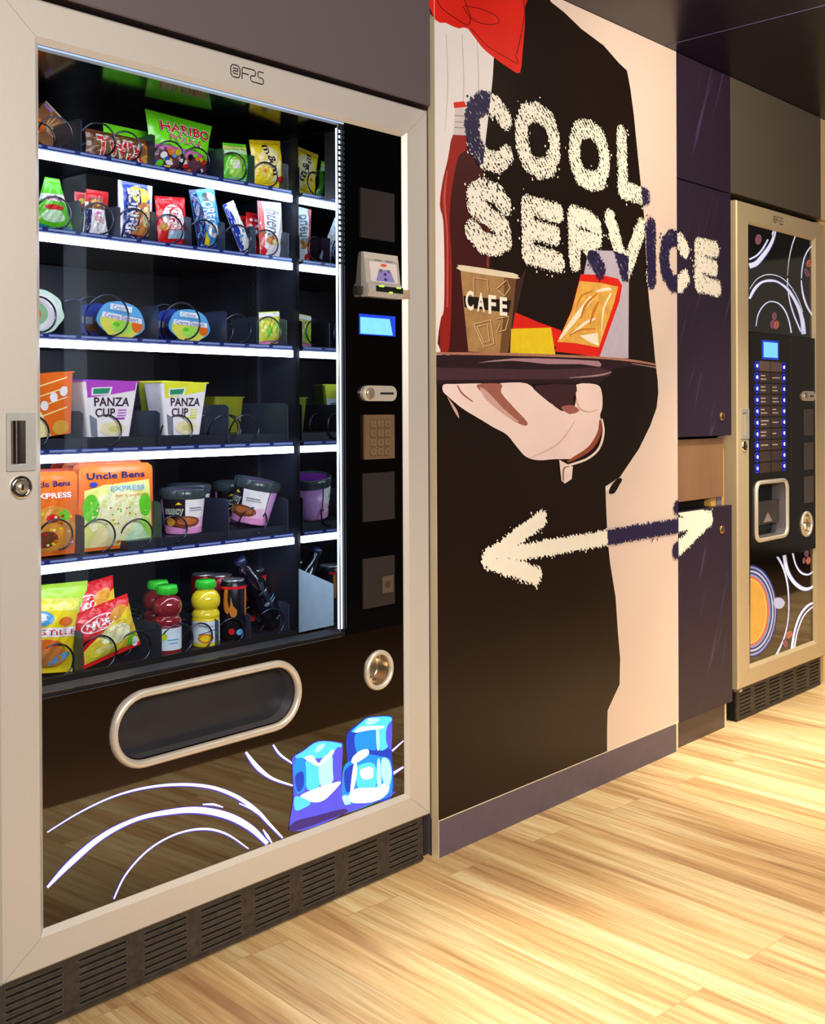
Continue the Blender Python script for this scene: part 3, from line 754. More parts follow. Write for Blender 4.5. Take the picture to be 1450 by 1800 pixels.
# paper cup
m_cup = mat('poster_cup', (172, 132, 84), .42, var=.18, scale=30); m_cupd = mat('poster_cup_dark', (112, 78, 44), .42)
a.poly([(809, 474), (907, 489), (900, 560), (893, 622), (823, 618), (814, 530)], m_cup)
a.poly([(886, 486), (907, 489), (900, 560), (893, 622), (878, 621), (884, 560)], m_cupd)
a.poly([(806, 468), (812, 466), (902, 480), (909, 486), (906, 490), (810, 476)], mat('poster_cup_rim', (232, 216, 184), .42), 2)
mg = mat('poster_cup_glyph', (222, 190, 140), .42); mg2 = mat('poster_cup_glyph_dark', (100, 66, 36), .42)
for off, m_ in ((1.5, mg2), (0, mg)):
    for g in ([(833, 516), (832, 488), (856, 492), (858, 510)], [(832, 570), (862, 562), (868, 604), (850, 610), (832, 570)], [(838, 574), (856, 570), (860, 600), (850, 602), (838, 574)],
              [(872, 508), (890, 492), (896, 506), (886, 520), (874, 510)], [(872, 560), (894, 556), (888, 580), (872, 584), (878, 570)]):
        a.line([(x + off, y + off) for x, y in g], m_, 0, 1.6)
a.poly([(814, 520), (898, 528), (894, 550), (816, 540)], mat('poster_cafe_shadow', (34, 22, 18), .42))
for ch, u0, v0 in (('C', 818, 543), ('A', 838, 546), ('F', 858, 550), ('E', 878, 553)):
    X, Z = W(u0, v0, YP); a.text(ch, X, Z, .043, m_pwht, .03, width=.030)
# cartons
a.poly([(905, 549), (945, 566), (986, 581), (984, 612), (950, 600), (900, 578)], m_red); a.poly([(898, 578), (968, 576), (976, 625), (896, 623)], mat('poster_yellow', (232, 200, 36), .42, var=.06))
a.poly([(1034, 440), (1078, 441), (1105, 450), (1104, 630), (1052, 630), (1060, 560), (1024, 490)], mat('poster_bag_grey', (190, 180, 196), .42, var=.04))
a.poly([(1020, 482), (1056, 483), (1086, 490), (1093, 502), (1088, 530), (1053, 628), (1010, 622), (974, 618), (980, 600), (1004, 545)], m_red)
a.poly([(1018, 494), (1054, 497), (1086, 504), (1079, 532), (1052, 611), (1010, 603), (979, 601), (1004, 548)], mat('poster_fries', (226, 172, 78), .42, var=.2, scale=30))
mf = mat('poster_fries_pale', (246, 234, 210), .42); mo = mat('poster_fries_brown', (200, 120, 40), .42)
for p in ([(983, 596, 3), (1010, 560, 9), (1040, 522, 8)], [(1004, 588, 3), (1028, 568, 5), (1046, 560, 3)], [(1048, 512, 4), (1068, 508, 6), (1074, 510, 3)], [(1066, 600, 0), (1056, 600, 0), (1060, 545, 3), (1074, 515, 3)]):
    a.line(p[-3:] if len(p) > 3 else p, mf, 5)
for p in ([(1020, 560, 2), (1030, 535, 5), (1050, 515, 2)], [(1036, 570, 2), (1044, 545, 5), (1052, 530, 2)], [(1012, 540, 1), (1022, 520, 3), (1040, 512, 2)], [(1000, 590, 2), (1020, 580, 3), (1046, 578, 2)]): a.line(p, mo, 5)
a.poly([(1018, 590), (1050, 585), (1052, 608), (1036, 602)], mf)
# tray
m_tr = mat('poster_tray', (44, 26, 32), .42, var=.1); m_tr2 = mat('poster_tray_shine', (168, 128, 140), .42); m_tr3 = mat('poster_tray_rim', (176, 120, 96), .42, var=.3, scale=300)
a.poly([(766, 624), (900, 625), (1040, 628), (1110, 632), (1152, 638), (1152, 645), (1100, 644), (1072, 650), (1074, 658), (1060, 668), (1050, 676), (1000, 674), (766, 676)], m_tr)
a.poly([(766, 646), (960, 650), (1050, 646), (1074, 652), (1070, 660), (1020, 666), (766, 668)], mat('poster_tray_mid', (72, 46, 54), .42))
a.line([(766, 621, 4), (900, 623, 5), (1040, 628, 4), (1110, 634, 4), (1152, 641, 3)], m_tr3, 8)
a.poly([(838, 638), (900, 630), (980, 631), (1040, 634), (1053, 636), (1054, 645), (1020, 640), (960, 640), (900, 634)], m_tr2, 2)
a.line([(1000, 664, 1), (1050, 660, 3), (1074, 654, 2)], m_tr2, 6); a.line([(1110, 639, 1), (1152, 646, 2)], m_tr2, 4)
# hand under the tray
m_sk = mat('poster_skin', (240, 214, 206), .42, var=.04, scale=5); m_sk2 = mat('poster_skin_shadow', (160, 98, 84), .42); m_sk3 = mat('poster_skin_mid', (208, 164, 154), .42)
a.poly([(779, 676), (800, 675), (840, 674), (870, 676), (885, 673), (925, 674), (946, 692), (975, 714), (1004, 722), (1012, 700), (1012, 676), (1048, 676), (1057, 690), (1058, 716), (1054, 730), (1056, 748),
        (1046, 774), (1028, 796), (1010, 806), (975, 807), (946, 809), (924, 803), (908, 786), (890, 764), (868, 752), (845, 738), (812, 718), (788, 698), (778, 688)], m_sk, 3)
a.poly([(838, 676), (880, 675), (880, 690), (902, 716), (926, 742), (920, 748), (896, 736), (872, 716), (848, 692)], m_sk2, 3)
a.poly([(842, 680), (858, 690), (884, 718), (912, 742), (896, 736), (868, 716), (850, 698)], m_sk3, 2)
a.line([(803, 677, 2), (812, 692, 3), (830, 706, 2)], m_sk2, 6); a.line([(786, 698, 1), (800, 722, 5), (806, 735, 1)], m_sk3, 5)
a.poly([(940, 678), (1012, 676), (1006, 700), (1008, 720), (985, 722), (965, 706), (946, 692)], mat('poster_shadow_violet', (62, 36, 42), .42), 2)
a.poly([(985, 716), (1004, 712), (1018, 722), (1000, 728)], m_sk2, 2); a.line([(1012, 700, 1), (1018, 718, 3), (1034, 724, 2), (1050, 720, 1)], m_sk3, 5)
a.line([(930, 806, 1), (980, 780, 2), (1010, 740, 1)], m_sk3, 6)
a.line([(1057, 736, 3), (1060, 760, 4), (1052, 788, 4), (1032, 806, 4), (1005, 816, 4), (990, 820, 3)], mat('poster_cuff', (236, 214, 204), .42), 8)
a.line([(1054, 738, 3), (1052, 762, 7), (1036, 788, 8), (1008, 806, 6), (996, 812, 3)], mat('poster_cuff_red', (150, 74, 50), .42), 8)
a.poly([(982, 808), (1000, 818), (1006, 820), (1004, 842), (992, 850), (986, 845)], mat('poster_cuff'), 1)
a.line([(1000, 820, 1), (990, 824, 3), (989, 846, 2)], mat('poster_cuff_grey', (130, 100, 96), .42), 4)
# cuff buttons on the sleeve edge
a.poly([(1070, 862), (1076, 850), (1086, 840), (1093, 843), (1088, 852), (1080, 866), (1071, 868)], m_pblk, 2); a.line([(1064, 862, 2), (1068, 858, 3), (1073, 852, 1)], m_pwht, 4)
b.build('printed_picture', FP)

# ---- worn stencil lettering and arrow, broken into small flecks of paint
BOX = {  # glyph strokes in a unit box, y down; boxes in photo points TL TR BL BR
 'C': [[(.95, .2), (.75, .04), (.4, .02), (.12, .22), (.06, .5), (.12, .78), (.4, .98), (.75, .96), (.95, .8)]],
 'O': [[(.5, .03), (.2, .1), (.07, .35), (.07, .65), (.2, .9), (.5, .97), (.8, .9), (.93, .65), (.93, .35), (.8, .1), (.5, .03)]],
 'L': [[(.12, .02), (.12, .95), (.95, .95)]],
 'S': [[(.93, .22), (.75, .04), (.35, .02), (.1, .16), (.12, .36), (.5, .48), (.88, .62), (.92, .84), (.65, .98), (.3, .97), (.06, .8)]],
 'E': [[(.95, .06), (.12, .06), (.12, .94), (.97, .94)], [(.12, .48), (.85, .48)]],
 'R': [[(.12, .98), (.12, .05), (.6, .05), (.88, .16), (.88, .38), (.6, .50), (.15, .50)], [(.5, .52), (.95, .98)]],
 'V': [[(.04, .02), (.5, .97), (.96, .02)]],
 'I': [[(.5, .02), (.5, .98)]]}
LET = [('C', (823, 168), (888, 190), (824, 275), (893, 296)), ('O', (909, 184), (976, 205), (913, 292), (978, 308)), ('O', (1003, 214), (1064, 234), (1005, 314), (1066, 330)),
       ('L', (1084, 232), (1138, 250), (1088, 338), (1136, 352)), ('S', (824, 324), (890, 342), (824, 424), (892, 440)), ('E', (918, 352), (982, 370), (919, 450), (982, 468)),
       ('R', (1000, 372), (1052, 388), (1002, 460), (1056, 476)), ('V', (1068, 382), (1128, 398), (1070, 474), (1126, 488)), ('I', (1136, 392), (1150, 397), (1137, 492), (1150, 496)),
       ('C', (1163, 410), (1206, 424), (1164, 496), (1206, 505)), ('E', (1224, 426), (1258, 435), (1224, 502), (1262, 512))]
strokes = []
for ch, tl, tr, bl, br in LET:
    for s in BOX[ch]:
        wp = []
        for x, y in s:
            u = (tl[0] * (1 - x) + tr[0] * x) * (1 - y) + (bl[0] * (1 - x) + br[0] * x) * y
            v = (tl[1] * (1 - x) + tr[1] * x) * (1 - y) + (bl[1] * (1 - x) + br[1] * x) * y
            wp.append(W(u, v))
        strokes.append((wp, .0265, 'L'))
for s, hw in (([(862, 980), (1245, 914)], .021), ([(950, 912), (856, 982)], .022), ([(856, 982), (940, 1012)], .024), ([(1190, 892), (1246, 912)], .022), ([(1246, 912), (1188, 968)], .024)):
    strokes.append(([W(u, v) for u, v in s], hw, 'A'))
def inpoly(px, py, poly):
    c = np.zeros(px.shape, bool); n = len(poly); j = n - 1
    for i in range(n):
        xi, yi = poly[i]; xj, yj = poly[j]
        if yi != yj: c ^= ((yi > py) != (yj > py)) & (px < (xj - xi) * (py - yi) / (yj - yi) + xi)
        j = i
    return c
def flecks(x0, x1, z0, z1, cell, y, name, parent, purple=False):
    rng = np.random.RandomState(3)
    nx, nz = int((x1 - x0) / cell), int((z1 - z0) / cell)
    gx, gz = np.meshgrid(x0 + (np.arange(nx) + .5) * cell, z0 + (np.arange(nz) + .5) * cell)
    D = np.full(gx.shape, 9.0)
    for wp, hw, kd in strokes:
        for (ax, az), (bx, bz) in zip(wp[:-1], wp[1:]):
            L2 = (bx - ax) ** 2 + (bz - az) ** 2 + 1e-9
            t = np.clip(((gx - ax) * (bx - ax) + (gz - az) * (bz - az)) / L2, 0, 1)
            d = np.hypot(gx - ax - t * (bx - ax), gz - az - t * (bz - az)) / hw
            D = np.minimum(D, d)
    r1 = rng.rand(*gx.shape)
    def lo(k):
        q = rng.rand(nz // k + 2, nx // k + 2); return np.kron(q, np.ones((k, k)))[:nz, :nx]
    nois = .25 * r1 + .40 * lo(2) + .35 * lo(3)
    hatch = (np.sin((gx + gz) * 2 * PI / .0150) * .5 + .5)
    vert = .5 + .5 * np.sin(gx * 7 + gz * 3.1) * np.sin(gz * 11 - gx * 2)
    top = gz > 1.0                                   # lettering is hatched, the arrow is solid
    edge = nois * 1.0 + hatch * .30
    fill = D < (.62 + .62 * edge)
    lim = np.where(top, np.where(gz > 1.585 + (2.2 - gx) * .0, .86, .95), 1.25)
    worn = (hatch * .42 + nois * .78 + .16 * vert > lim) & (D > .10)
    islet = (D > 1.25) & (D < 1.6) & (lo(2) > .985)
    on_ = (fill & ~worn) | islet
    iu = D < 2
    pu, pv = np.zeros(gx.shape), np.zeros(gx.shape)
    pu, pv = proj(gx, y, gz)
    if purple: dark = np.zeros(gx.shape, bool)
    else:
        jk = inpoly(pu, pv, JACK); sh = inpoly(pu, pv, SHIRT)
        bag_ = inpoly(pu, pv, [(1034, 440), (1078, 441), (1105, 450), (1104, 630), (1052, 630), (1060, 560), (1024, 490)])
        dark = (~jk & ~(pu < 860)) | sh | bag_
    b = MB(); vs = []; fw = []; fd = []
    for r in range(nz):
        row = on_[r]; c = 0
        za, zb = z0 + r * cell, z0 + (r + 1) * cell
        idx = np.flatnonzero(np.diff(np.concatenate(([0], row.astype(int) * (1 + dark[r].astype(int)), [0]))))
        vals = row.astype(int) * (1 + dark[r].astype(int))
        pts = list(idx) + [nx]
        for k in range(len(idx)):
            s, e = idx[k], (idx[k + 1] if k + 1 < len(idx) else nx)
            if s >= nx or vals[s] == 0: continue
            o = len(vs); xa, xb = x0 + s * cell, x0 + e * cell
            vs += [(xa, y, za), (xb, y, za), (xb, y, zb), (xa, y, zb)]
            (fd if vals[s] == 2 else fw).append((o, o + 1, o + 2, o + 3))
    b.add(vs, fw, m_pwht); k = b.m(m_pnavy)
    for f in fd: b.f.append(f); b.mi.append(k); b.smooth.append(False)
    return b.build(name, parent)
flecks(1.13, PX1 - .0006, 1.29, 1.92, .0028, -.0030, 'stencil_lettering', FP).location = (0, 0, 0)
flecks(1.13, PX1 - .0006, .58, .82, .0028, -.0030, 'stencil_arrow', FP)

# ================================================================ PURPLE CABINET
SCB = thing('purple_cabinet', 'narrow dark purple cabinet with two locked doors and a bare wooden board between them', 'cabinet')
m_pur = scratch_mat('scuffed_purple_laminate', (46, 34, 52), (88, 70, 112), .40)
m_wd = mat('bare_board', (138, 104, 76), .6, var=.18, scale=9, stretch=(1, 1, .15)); m_wd2 = mat('pale_wood', (214, 164, 84), .6, var=.12, scale=20, stretch=(1, 1, .1))
QX0, QX1 = 2.1850, 2.5335
b = MB(); b.box(QX0, QX1, .0, .020, 1.7500, 2.1325, m_pur, .001); b.build('top_panel', SCB)
b = MB(); b.box(QX0, QX1, .0, .020, .9562, 1.7465, m_pur, .001); UD = b.build('upper_door', SCB)
b = MB(); b.box(QX0, QX1, .0, .020, .0810, .7270, m_pur, .001); LD = b.build('lower_door', SCB)
flecks(QX0 + .001, QX1 - .03, 1.29, 1.62, .0028, -.0004, 'stencil_lettering', UD, True)
flecks(QX0 + .001, QX1 - .03, .58, .7262, .0028, -.0004, 'stencil_arrow', LD, True)
b = MB(); b.box(QX0, QX1 - .030, .045, .60, .0, .945, m_blk); b.box(QX0, QX1 - .030, .022, .60, .957, 2.13, m_blk); b.box(QX0, 2.42, .025, .045, .0, .72, m_blk); b.build('carcass', SCB)
b = MB(); b.box(QX0, 2.503, .014, .030, .7560, .9480, m_wd, .001); b.build('wooden_board', SCB)
b = MB(); b.box(2.506, 2.524, .022, .20, .72, .957, m_wd2); b.box(2.43, 2.463, .020, .044, .728, .757, m_wd2); b.build('wooden_batten', SCB)
b = MB(); b.box(2.470, 2.503, .020, .044, .728, .757, mat('metal_bracket', (170, 168, 176), .35, .6)); b.build('metal_bracket', SCB); b = MB(); b.box(2.465, 2.500, .010, .016, .949, .9535, mat('metal_bracket')); b.build('metal_bracket', SCB)
for u, v, par in ((1269, 732, UD), (1268.5, 931, LD)):
    X, Z = W(u, v); b = MB(); b.lathe([(.0135, .0), (.0135, -.002), (.0115, -.004), (.0003, -.0042)], mat('brass_lock', (206, 170, 110), .25, .9), 24, 'Y', (X, 0, Z)); b.box(X - .0012, X + .0012, -.0052, -.004, Z - .006, Z + .006, m_blk); b.build('cam_lock', par)
b = MB(); b.box(QX0 - .010, 2.500, .012, .025, .0, .0805, mat('plinth_brown_grey', (88, 72, 66), .45)); b.build('plinth', SCB)
b = MB(); b.box(2.5002, 2.510, .010, .030, .0, .0805, m_strip); b.build('plinth_corner_strip', SCB)

# ================================================================ COFFEE MACHINE
CM = thing('coffee_vending_machine', 'silver framed hot drinks machine with blue lit selection buttons and coffee bean graphics', 'coffee machine')
GX0, GX1 = 2.5755, 3.283
KX0, KX1, KZ0, KZ1 = 2.667, 3.195, .177, 1.667
frame_mesh(GX0, GX1, .110, 1.735, KX0, KX1, KZ0, KZ1, mat('silver_door_frame_far', (205, 186, 150), .42, .25, var=.03, scale=300)).build('door_frame', CM)
fas_logo(2.850, 1.693, .0225, CM)
b = MB(); b.box(2.59, 3.27, .05, .75, .0, 1.72, m_body); b.build('body', CM)
b = MB(); b.box(KX0, KX1, .012, .03, 1.305, KZ1, m_rglass); UP = b.build('upper_glass_panel', CM)
b = MB(); b.box(KX0, KX1, .012, .03, KZ0, .520, m_rglass); LO = b.build('lower_glass_panel', CM)
NI = rrect(2.7120, 2.9390, .6000, .7820, .022); CR = ell(3.113, .619, .036, .036, 28)
b = MB(); b.plate([(KX0, .523), (KX1, .523), (KX1, 1.302), (KX0, 1.302)], [NI, CR], .0, .03, mat('console_gloss', (10, 9, 9), .10, spec=.6))
CO = b.build('selection_console', CM)
b = MB(); b.box(2.985, 2.987, -.0006, .0002, .80, 1.30, mat('console_seam', (70, 66, 62), .4)); b.box(3.176, 3.1785, -.0006, .0002, 1.05, 1.28, mat('console_seam')); b.build('console_seam', CO)
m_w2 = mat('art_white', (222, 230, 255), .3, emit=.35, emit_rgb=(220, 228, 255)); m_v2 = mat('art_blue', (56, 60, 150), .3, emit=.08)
b = MB(); a = Art(b, .0118, .00003)
S1 = lambda p: (1270 + p[0] * .15557, 340 + p[1] * .15557) + tuple(q * .15557 for q in p[2:])
def arc2(pts, n=8, halo=True):
    pts = [S1(p) for p in pts]
    if halo: a.line([(x + .5, y, w * 1.2 + .9) for x, y, w in pts], m_v2, n)
    a.line(pts, m_w2, n)
arc2([(302, 820, 60), (380, 790, 55), (460, 700, 50), (530, 600, 40), (575, 500, 30), (597, 410, 24)]); arc2([(302, 745, 18), (380, 705, 20), (450, 630, 20), (512, 520, 16)]); arc2([(570, 495, 10), (565, 450, 16), (585, 412, 12)])
arc2([(823, 478, 14), (790, 570, 12), (758, 700, 10), (740, 830, 6), (733, 930, 4)], halo=False); arc2([(733, 960, 14), (735, 1060, 10), (755, 1200, 14), (800, 1360, 16), (885, 1565, 18)])
arc2([(1043, 570, 16), (980, 620, 14), (925, 720, 14), (898, 850, 14), (889, 960, 10)]); arc2([(887, 980, 12), (905, 1130, 20), (945, 1260, 22), (1000, 1360, 20), (1043, 1415, 22)])
arc2([(302, 1190, 24), (360, 1080, 34), (440, 1005, 26), (540, 985, 28), (630, 1005, 20), (730, 1080, 30), (800, 1180, 34), (860, 1300, 40), (900, 1440, 46), (915, 1590, 50)])
arc2([(305, 1080, 6), (380, 975, 8), (470, 925, 10), (560, 918, 10), (660, 950, 8), (760, 1040, 8), (850, 1190, 8), (905, 1340, 8)], halo=False)
arc2([(375, 1500, 8), (400, 1370, 12), (450, 1280, 12), (510, 1230, 12), (570, 1222, 12), (640, 1250, 14), (700, 1320, 16), (745, 1430, 14), (775, 1575, 16)])
m_bean = mat('art_bean', (150, 96, 120), .4, emit=.05); m_bean2 = mat('art_bean_orange', (208, 120, 96), .4, emit=.05); m_bd2 = mat('art_bean_line', (70, 30, 60), .4)
def bean(x, y, rx, ry, rot, m_=None):
    x, y = S1((x, y)); rx *= .15557; ry *= .15557
    a.poly(ell(x, y, rx, ry, 16, rot), m_ or m_bean); c, s = math.cos(rot), math.sin(rot)
    a.line([(x + s * ry * .9, y - c * ry * .9), (x + c * rx * .15, y + s * rx * .2), (x - s * ry * .9, y + c * ry * .9)], m_bd2, 4, .7)
bean(402, 520, 36, 60, .1); bean(975, 790, 32, 45, .5, m_bean2); bean(947, 893, 26, 54, -.4); bean(582, 1388, 28, 50, 0); bean(562, 1480, 30, 50, 0); bean(605, 1485, 30, 50, .2, m_bean2)
b.build('panel_print', UP)
b = MB(); a = Art(b, .0118, .00003)
def S1(p): return (1180 + p[0] * .23337, 920 + p[1] * .23337) + tuple(q * .23337 for q in p[2:])
def clipel(cx, cy, rx, ry, x0):
    return [(max(x, x0), y) for x, y in [S1(p) for p in ell(cx, cy, rx, ry, 44)]]
XL = 1318.6
ring_cols = [((30, 34, 120), 205, 352), ((150, 170, 230), 196, 338), ((40, 44, 110), 186, 322), ((190, 204, 245), 178, 308), ((36, 40, 100), 166, 292), ((140, 150, 210), 156, 280), ((230, 110, 50), 142, 262), ((250, 200, 130), 128, 246), ((222, 170, 76), 118, 236)]
for i, (c, rx, ry) in enumerate(ring_cols):
    a.poly(clipel(592, 660, rx, ry, XL), mat('art_cup_%d' % i, c, .35, emit=.12))
a.poly([S1(p) for p in [(770, 570), (820, 560), (855, 595), (830, 640), (780, 635)]], mat('art_cup_3'), 2)
arc2([(790, 240, 16), (840, 330, 14), (872, 450, 12), (884, 600, 8), (876, 740, 8), (845, 870, 10), (790, 990, 14)])
arc2([(848, 232, 26), (870, 350, 26), (920, 440, 26), (985, 490, 28), (1040, 490, 20), (1083, 455, 14)]); arc2([(912, 222, 14), (935, 310, 10), (975, 370, 14), (1030, 385, 12), (1083, 350, 10)])
arc2([(905, 950, 20), (925, 820, 16), (965, 700, 16), (1020, 625, 18), (1084, 590, 14)]); arc2([(925, 940, 12), (950, 810, 10), (1000, 690, 10), (1084, 612, 10)], halo=False)
def bean2(x, y, rx, ry, rot, m_=None):
    x, y = S1((x, y)); rx *= .23337; ry *= .23337
    a.poly(ell(x, y, rx, ry, 16, rot), m_ or m_bean); c, s = math.cos(rot), math.sin(rot)
    a.line([(x + s * ry * .9, y - c * ry * .9), (x, y), (x - s * ry * .9, y + c * ry * .9)], m_bd2, 4, .7)
bean2(1017, 228, 17, 26, 0); bean2(998, 280, 12, 24, .1); bean2(1030, 280, 15, 30, .15, m_bean2); bean2(884, 838, 22, 32, .6, m_bean2); bean2(856, 905, 17, 34, -.3)
b.build('panel_print', LO)
# selection buttons
b = MB(); b.box(2.7570, 2.8835, -.002, .0, 1.2130, 1.2790, mat('display_blue_bezel')); b.build('display_bezel', CO)
b = MB(); b.box(2.7670, 2.8735, -.0032, -.002, 1.2200, 1.2720, mat('display_lit')); b.build('display_screen', CO)
m_lab = mat('drink_label', (70, 56, 54), .4); m_lab0 = mat('drink_label_light', (112, 90, 84), .4); m_lab2 = mat('label_writing', (196, 178, 170), .5); m_blu = mat('button_blue_glow', (20, 30, 190), .3, emit=.9); m_blw = mat('button_light', (170, 200, 255), .3, emit=2.2)
words = [(('',), ('',)), (('Café', 'court'), ('Décaféiné',)), (('Café', 'long'), ('Café', 'crème')), (('Café', 'lait'), ('Latte', 'vanille')), (('Thé', 'citron'), ('Thé', 'menthe')), (('Chocolat', 'chaud'), ('Potage',)), (('Grand', 'café'), ('Eau',)), (('Gobelet',), ('Sucre',)), (('',), ('',)), (('',), ('',))]
for r in range(10):
    z = 1.1890 - .03885 * r
    for c in range(2):
        xb = 2.7170 if c == 0 else 2.9270
        b = MB(); b.lathe([(.0165, .0), (.0165, -.0012), (.0125, -.0012), (.0125, -.0004)], m_blu, 24, 'Y', (xb, 0, z)); b.lathe([(.0125, -.0004), (.0095, -.0016), (.0003, -.0018)], m_bglass, 20, 'Y', (xb, 0, z)); b.lathe([(.0062, -.0017), (.0055, -.0028), (.0003, -.0030)], m_blw, 16, 'Y', (xb, 0, z))
        b.build('selection_button', CO)
        x0 = 2.7370 if c == 0 else 2.8260; x1 = x0 + .082
        b = MB(); b.box(x0, x1, -.001, .0, z - .017, z + .017, m_lab0 if r == 0 else m_lab)
        a = Art(b, -.001, .00025)
        ln = [w for w in words[r][c] if w]
        for i, w in enumerate(ln):
            # illegible in the photo: short pale bars stand for the lines of print
            wd = .012 + .006 * len(w); zz = z + (.004 if len(ln) > 1 else -.002) - i * .012
            q = x0 + .008
            a.poly([(q, zz), (q + min(wd, .062), zz), (q + min(wd, .062), zz + .0042), (q, zz + .0042)], m_lab2, 0, True)
        b.build('drink_label', CO)
# cup niche
bezel(NI, .0150, .0, .010, m_ring, .004).build('cup_niche_rim', CM)
b = MB(); n = len(NI); ins = scale_loop(NI, -.001)
mn = mat('niche_grey', (128, 122, 126), .35, .3)
b.add([(p[0], .001, p[1]) for p in ins] + [(p[0], .095, p[1]) for p in ins], [(i, (i + 1) % n, n + (i + 1) % n, n + i) for i in range(n)], mn, True)
b.plate(NI, [], .092, None, mn); b.build('cup_niche', CM)
b = MB(); b.box(2.735, 2.925, .018, .020, .640, .722, mat('niche_flap', (62, 56, 56), .3)); b.add([(2.800, .0175, .647), (2.872, .0175, .647), (2.836, .0175, .682)], [(0, 1, 2)], mat('flap_arrow', (150, 140, 134), .4)); b.build('niche_flap', CM)
bezel(CR, .0115, .0, .008, m_ring, .004).build('coin_return_rim', CM)
b = MB(); b.lathe([(.036, .002), (.033, .01), (.030, .03), (.0004, .034)], mat('coin_cup_metal'), 28, 'Y', (3.113, 0, .619)); b.build('coin_return_cup', CM)
lp = stadium(3.128, 1.0880, .106, .036, 10); b = MB(); b.prism(lp, -.006, .0, m_ring); cs = b.build('coin_slot_plate', CM)
b = MB(); b.box(3.135, 3.165, -.0072, -.006, 1.0855, 1.0900, m_blk); b.build('coin_slot', cs)
b = MB(); b.lathe([(.0125, -.006), (.0125, -.009), (.0003, -.0095)], mat('button_silver'), 24, 'Y', (3.096, 0, 1.088)); b.build('return_button', cs)
for z0, z1 in ((.9430, 1.0400), (.8180, .9180), (.6960, .7940)):
    b = MB(); b.box(3.090, 3.172, -.003, .0, z0, z1, mat('blank_cover_light', (84, 74, 70), .4), .001); b.build('blank_cover', CO)
# handle, lock, grille
b = MB(); b.plate(rrect(2.600, 2.655, .942, 1.043, .002, 2), [rrect(2.610, 2.640, .955, 1.030, .001, 2)], -.003, .0, m_h); hd2 = b.build('pull_handle', CM)
b = MB(); b.grid(lambda s, t: (2.610 + .03 * s, -.0005 + .006 * math.sin(PI * s), .955 + .075 * t), 12, 2, mat('grip_copper', (150, 96, 60), .2, .9)); b.build('grip_recess', hd2)
b = MB(); b.lathe([(.0175, 0), (.0175, -.003), (.0110, -.006), (.0003, -.006)], m_chrome, 28, 'Y', (2.624, 0, .917)); b.box(2.622, 2.626, -.0075, -.006, .912, .922, m_blk); b.build('door_lock', CM)
gx = [2.600 + .1115 * i for i in range(6)]
grille(2.585, 3.262, .004, .106, .012, .05, [(x + .006, x + .090) for x in gx], 7, CM)
b = MB(); b.box(2.578, 2.60, -.002, .02, .101, .1095, m_alu2); b.build('hinge_bracket', CM)
# ================================================================ GOODS IN THE SNACK MACHINE
def film(name, rgb=(128, 128, 128), rough=.28, emit=0.0): return mat('film_' + name, rgb, rough, 0.0, spec=.6, var=.07, scale=50, bump=.25)
class Skin:
    "prints shapes on the curved front of a product; s, t run 0..1 over the front"
    def __init__(s, mb, fn, w, h, off=.0004): s.mb = mb; s.fn = fn; s.w = w; s.h = h; s.k = 0; s.off = off
    def put(s, vs, fs, mt, L=.09):
        s.k += 1
        V, F = refine(vs, fs, L)
        s.mb.add([s.fn(min(max(a, 0), 1), min(max(b, 0), 1), s.off * .35 * s.k + .0003) for a, b in V], F, mt)
    def poly(s, pts, mt, smooth=0):
        if smooth: pts = catmull(pts, smooth, True)
        s.put(*tess(pts), mt)
    def rect(s, a, b, c, d, mt): s.poly([(a, c), (b, c), (b, d), (a, d)], mt)
    def ell(s, cx, cy, rx, ry, mt, rot=0.0): s.poly(ell(cx, cy, rx, ry, 20, rot), mt)
    def line(s, p, mt, w): s.put(*stroke(catmull([(q[0], q[1], w) for q in p], 6)), mt)
    def text(s, string, cx, cy, hh, mt, bold=.03, rot=0.0, width=None, shear=0.0):
        "hh: capital height as part of product height; width: part of product width"
        vs, fs, wd = text2d(string, bold * .5)
        Hm = hh * s.h; Wm = (width * s.w) if width else wd * Hm; c, sn = math.cos(rot), math.sin(rot)
        out = []
        for a, b in vs:
            x = a / wd * Wm - Wm / 2 + b * shear * Hm; y = b * Hm - Hm / 2
            out.append((cx + (x * c - y * sn) / s.w, cy + (x * sn + y * c) / s.h))
        s.put(out, fs, mt)

def bagfn(w, h, t, pinch=.05, seal=.07, wob=.0015, seed=0, top=1.0, bot=1.0, seed2=0):
    rs = random.Random(seed); ph = [rs.uniform(0, 6) for _ in range(6)]
    def f(a, b, off=0.0, back=False):
        q = min(1, max(0, (b - seal) / (1 - 2 * seal)))
        prof = (math.sin(PI * q) ** .55 if 0 < q < 1 else 0) * (max(0, math.sin(PI * min(1, max(0, a)))) ** .6)
        wr = (math.sin(a * 17 + ph[0] + b * 5) * math.sin(b * 13 + ph[1]) + .6 * math.sin(a * 31 + ph[2] - b * 23 + ph[3])) * wob * (.3 + prof)
        wscale = (bot + (top - bot) * b) * (1 - pinch * math.sin(PI * b))
        x = (a - .5) * w * wscale; z = b * h
        y = -(t / 2) * prof - wr * (1 if prof > 0 else 0) - .0006
        if back: return (x, t / 2 * prof + .0006, z)
        return (x, y - off, z)
    return f
def bag_mesh(w, h, t, mt, fn, mt_back=None):
    b = MB(); b.grid(lambda s, q: fn(s, q), 22, 26, mt); b.grid(lambda s, q: fn(1 - s, q, 0, True), 14, 18, mt_back or mt)
    # crimped seals joined at the rim
    for s0 in (0, 1):
        b.add([fn(s0, j / 26) for j in range(27)] + [fn(s0, j / 26, 0, True) for j in range(27)], [(j, j + 1, 28 + j, 27 + j) for j in range(26)], mt)
    return b
MWH = film('white', (240, 240, 245)); MBK = film('black', (20, 20, 24)); MRD = film('red', (214, 24, 30)); MYL = film('yellow', (240, 214, 30))
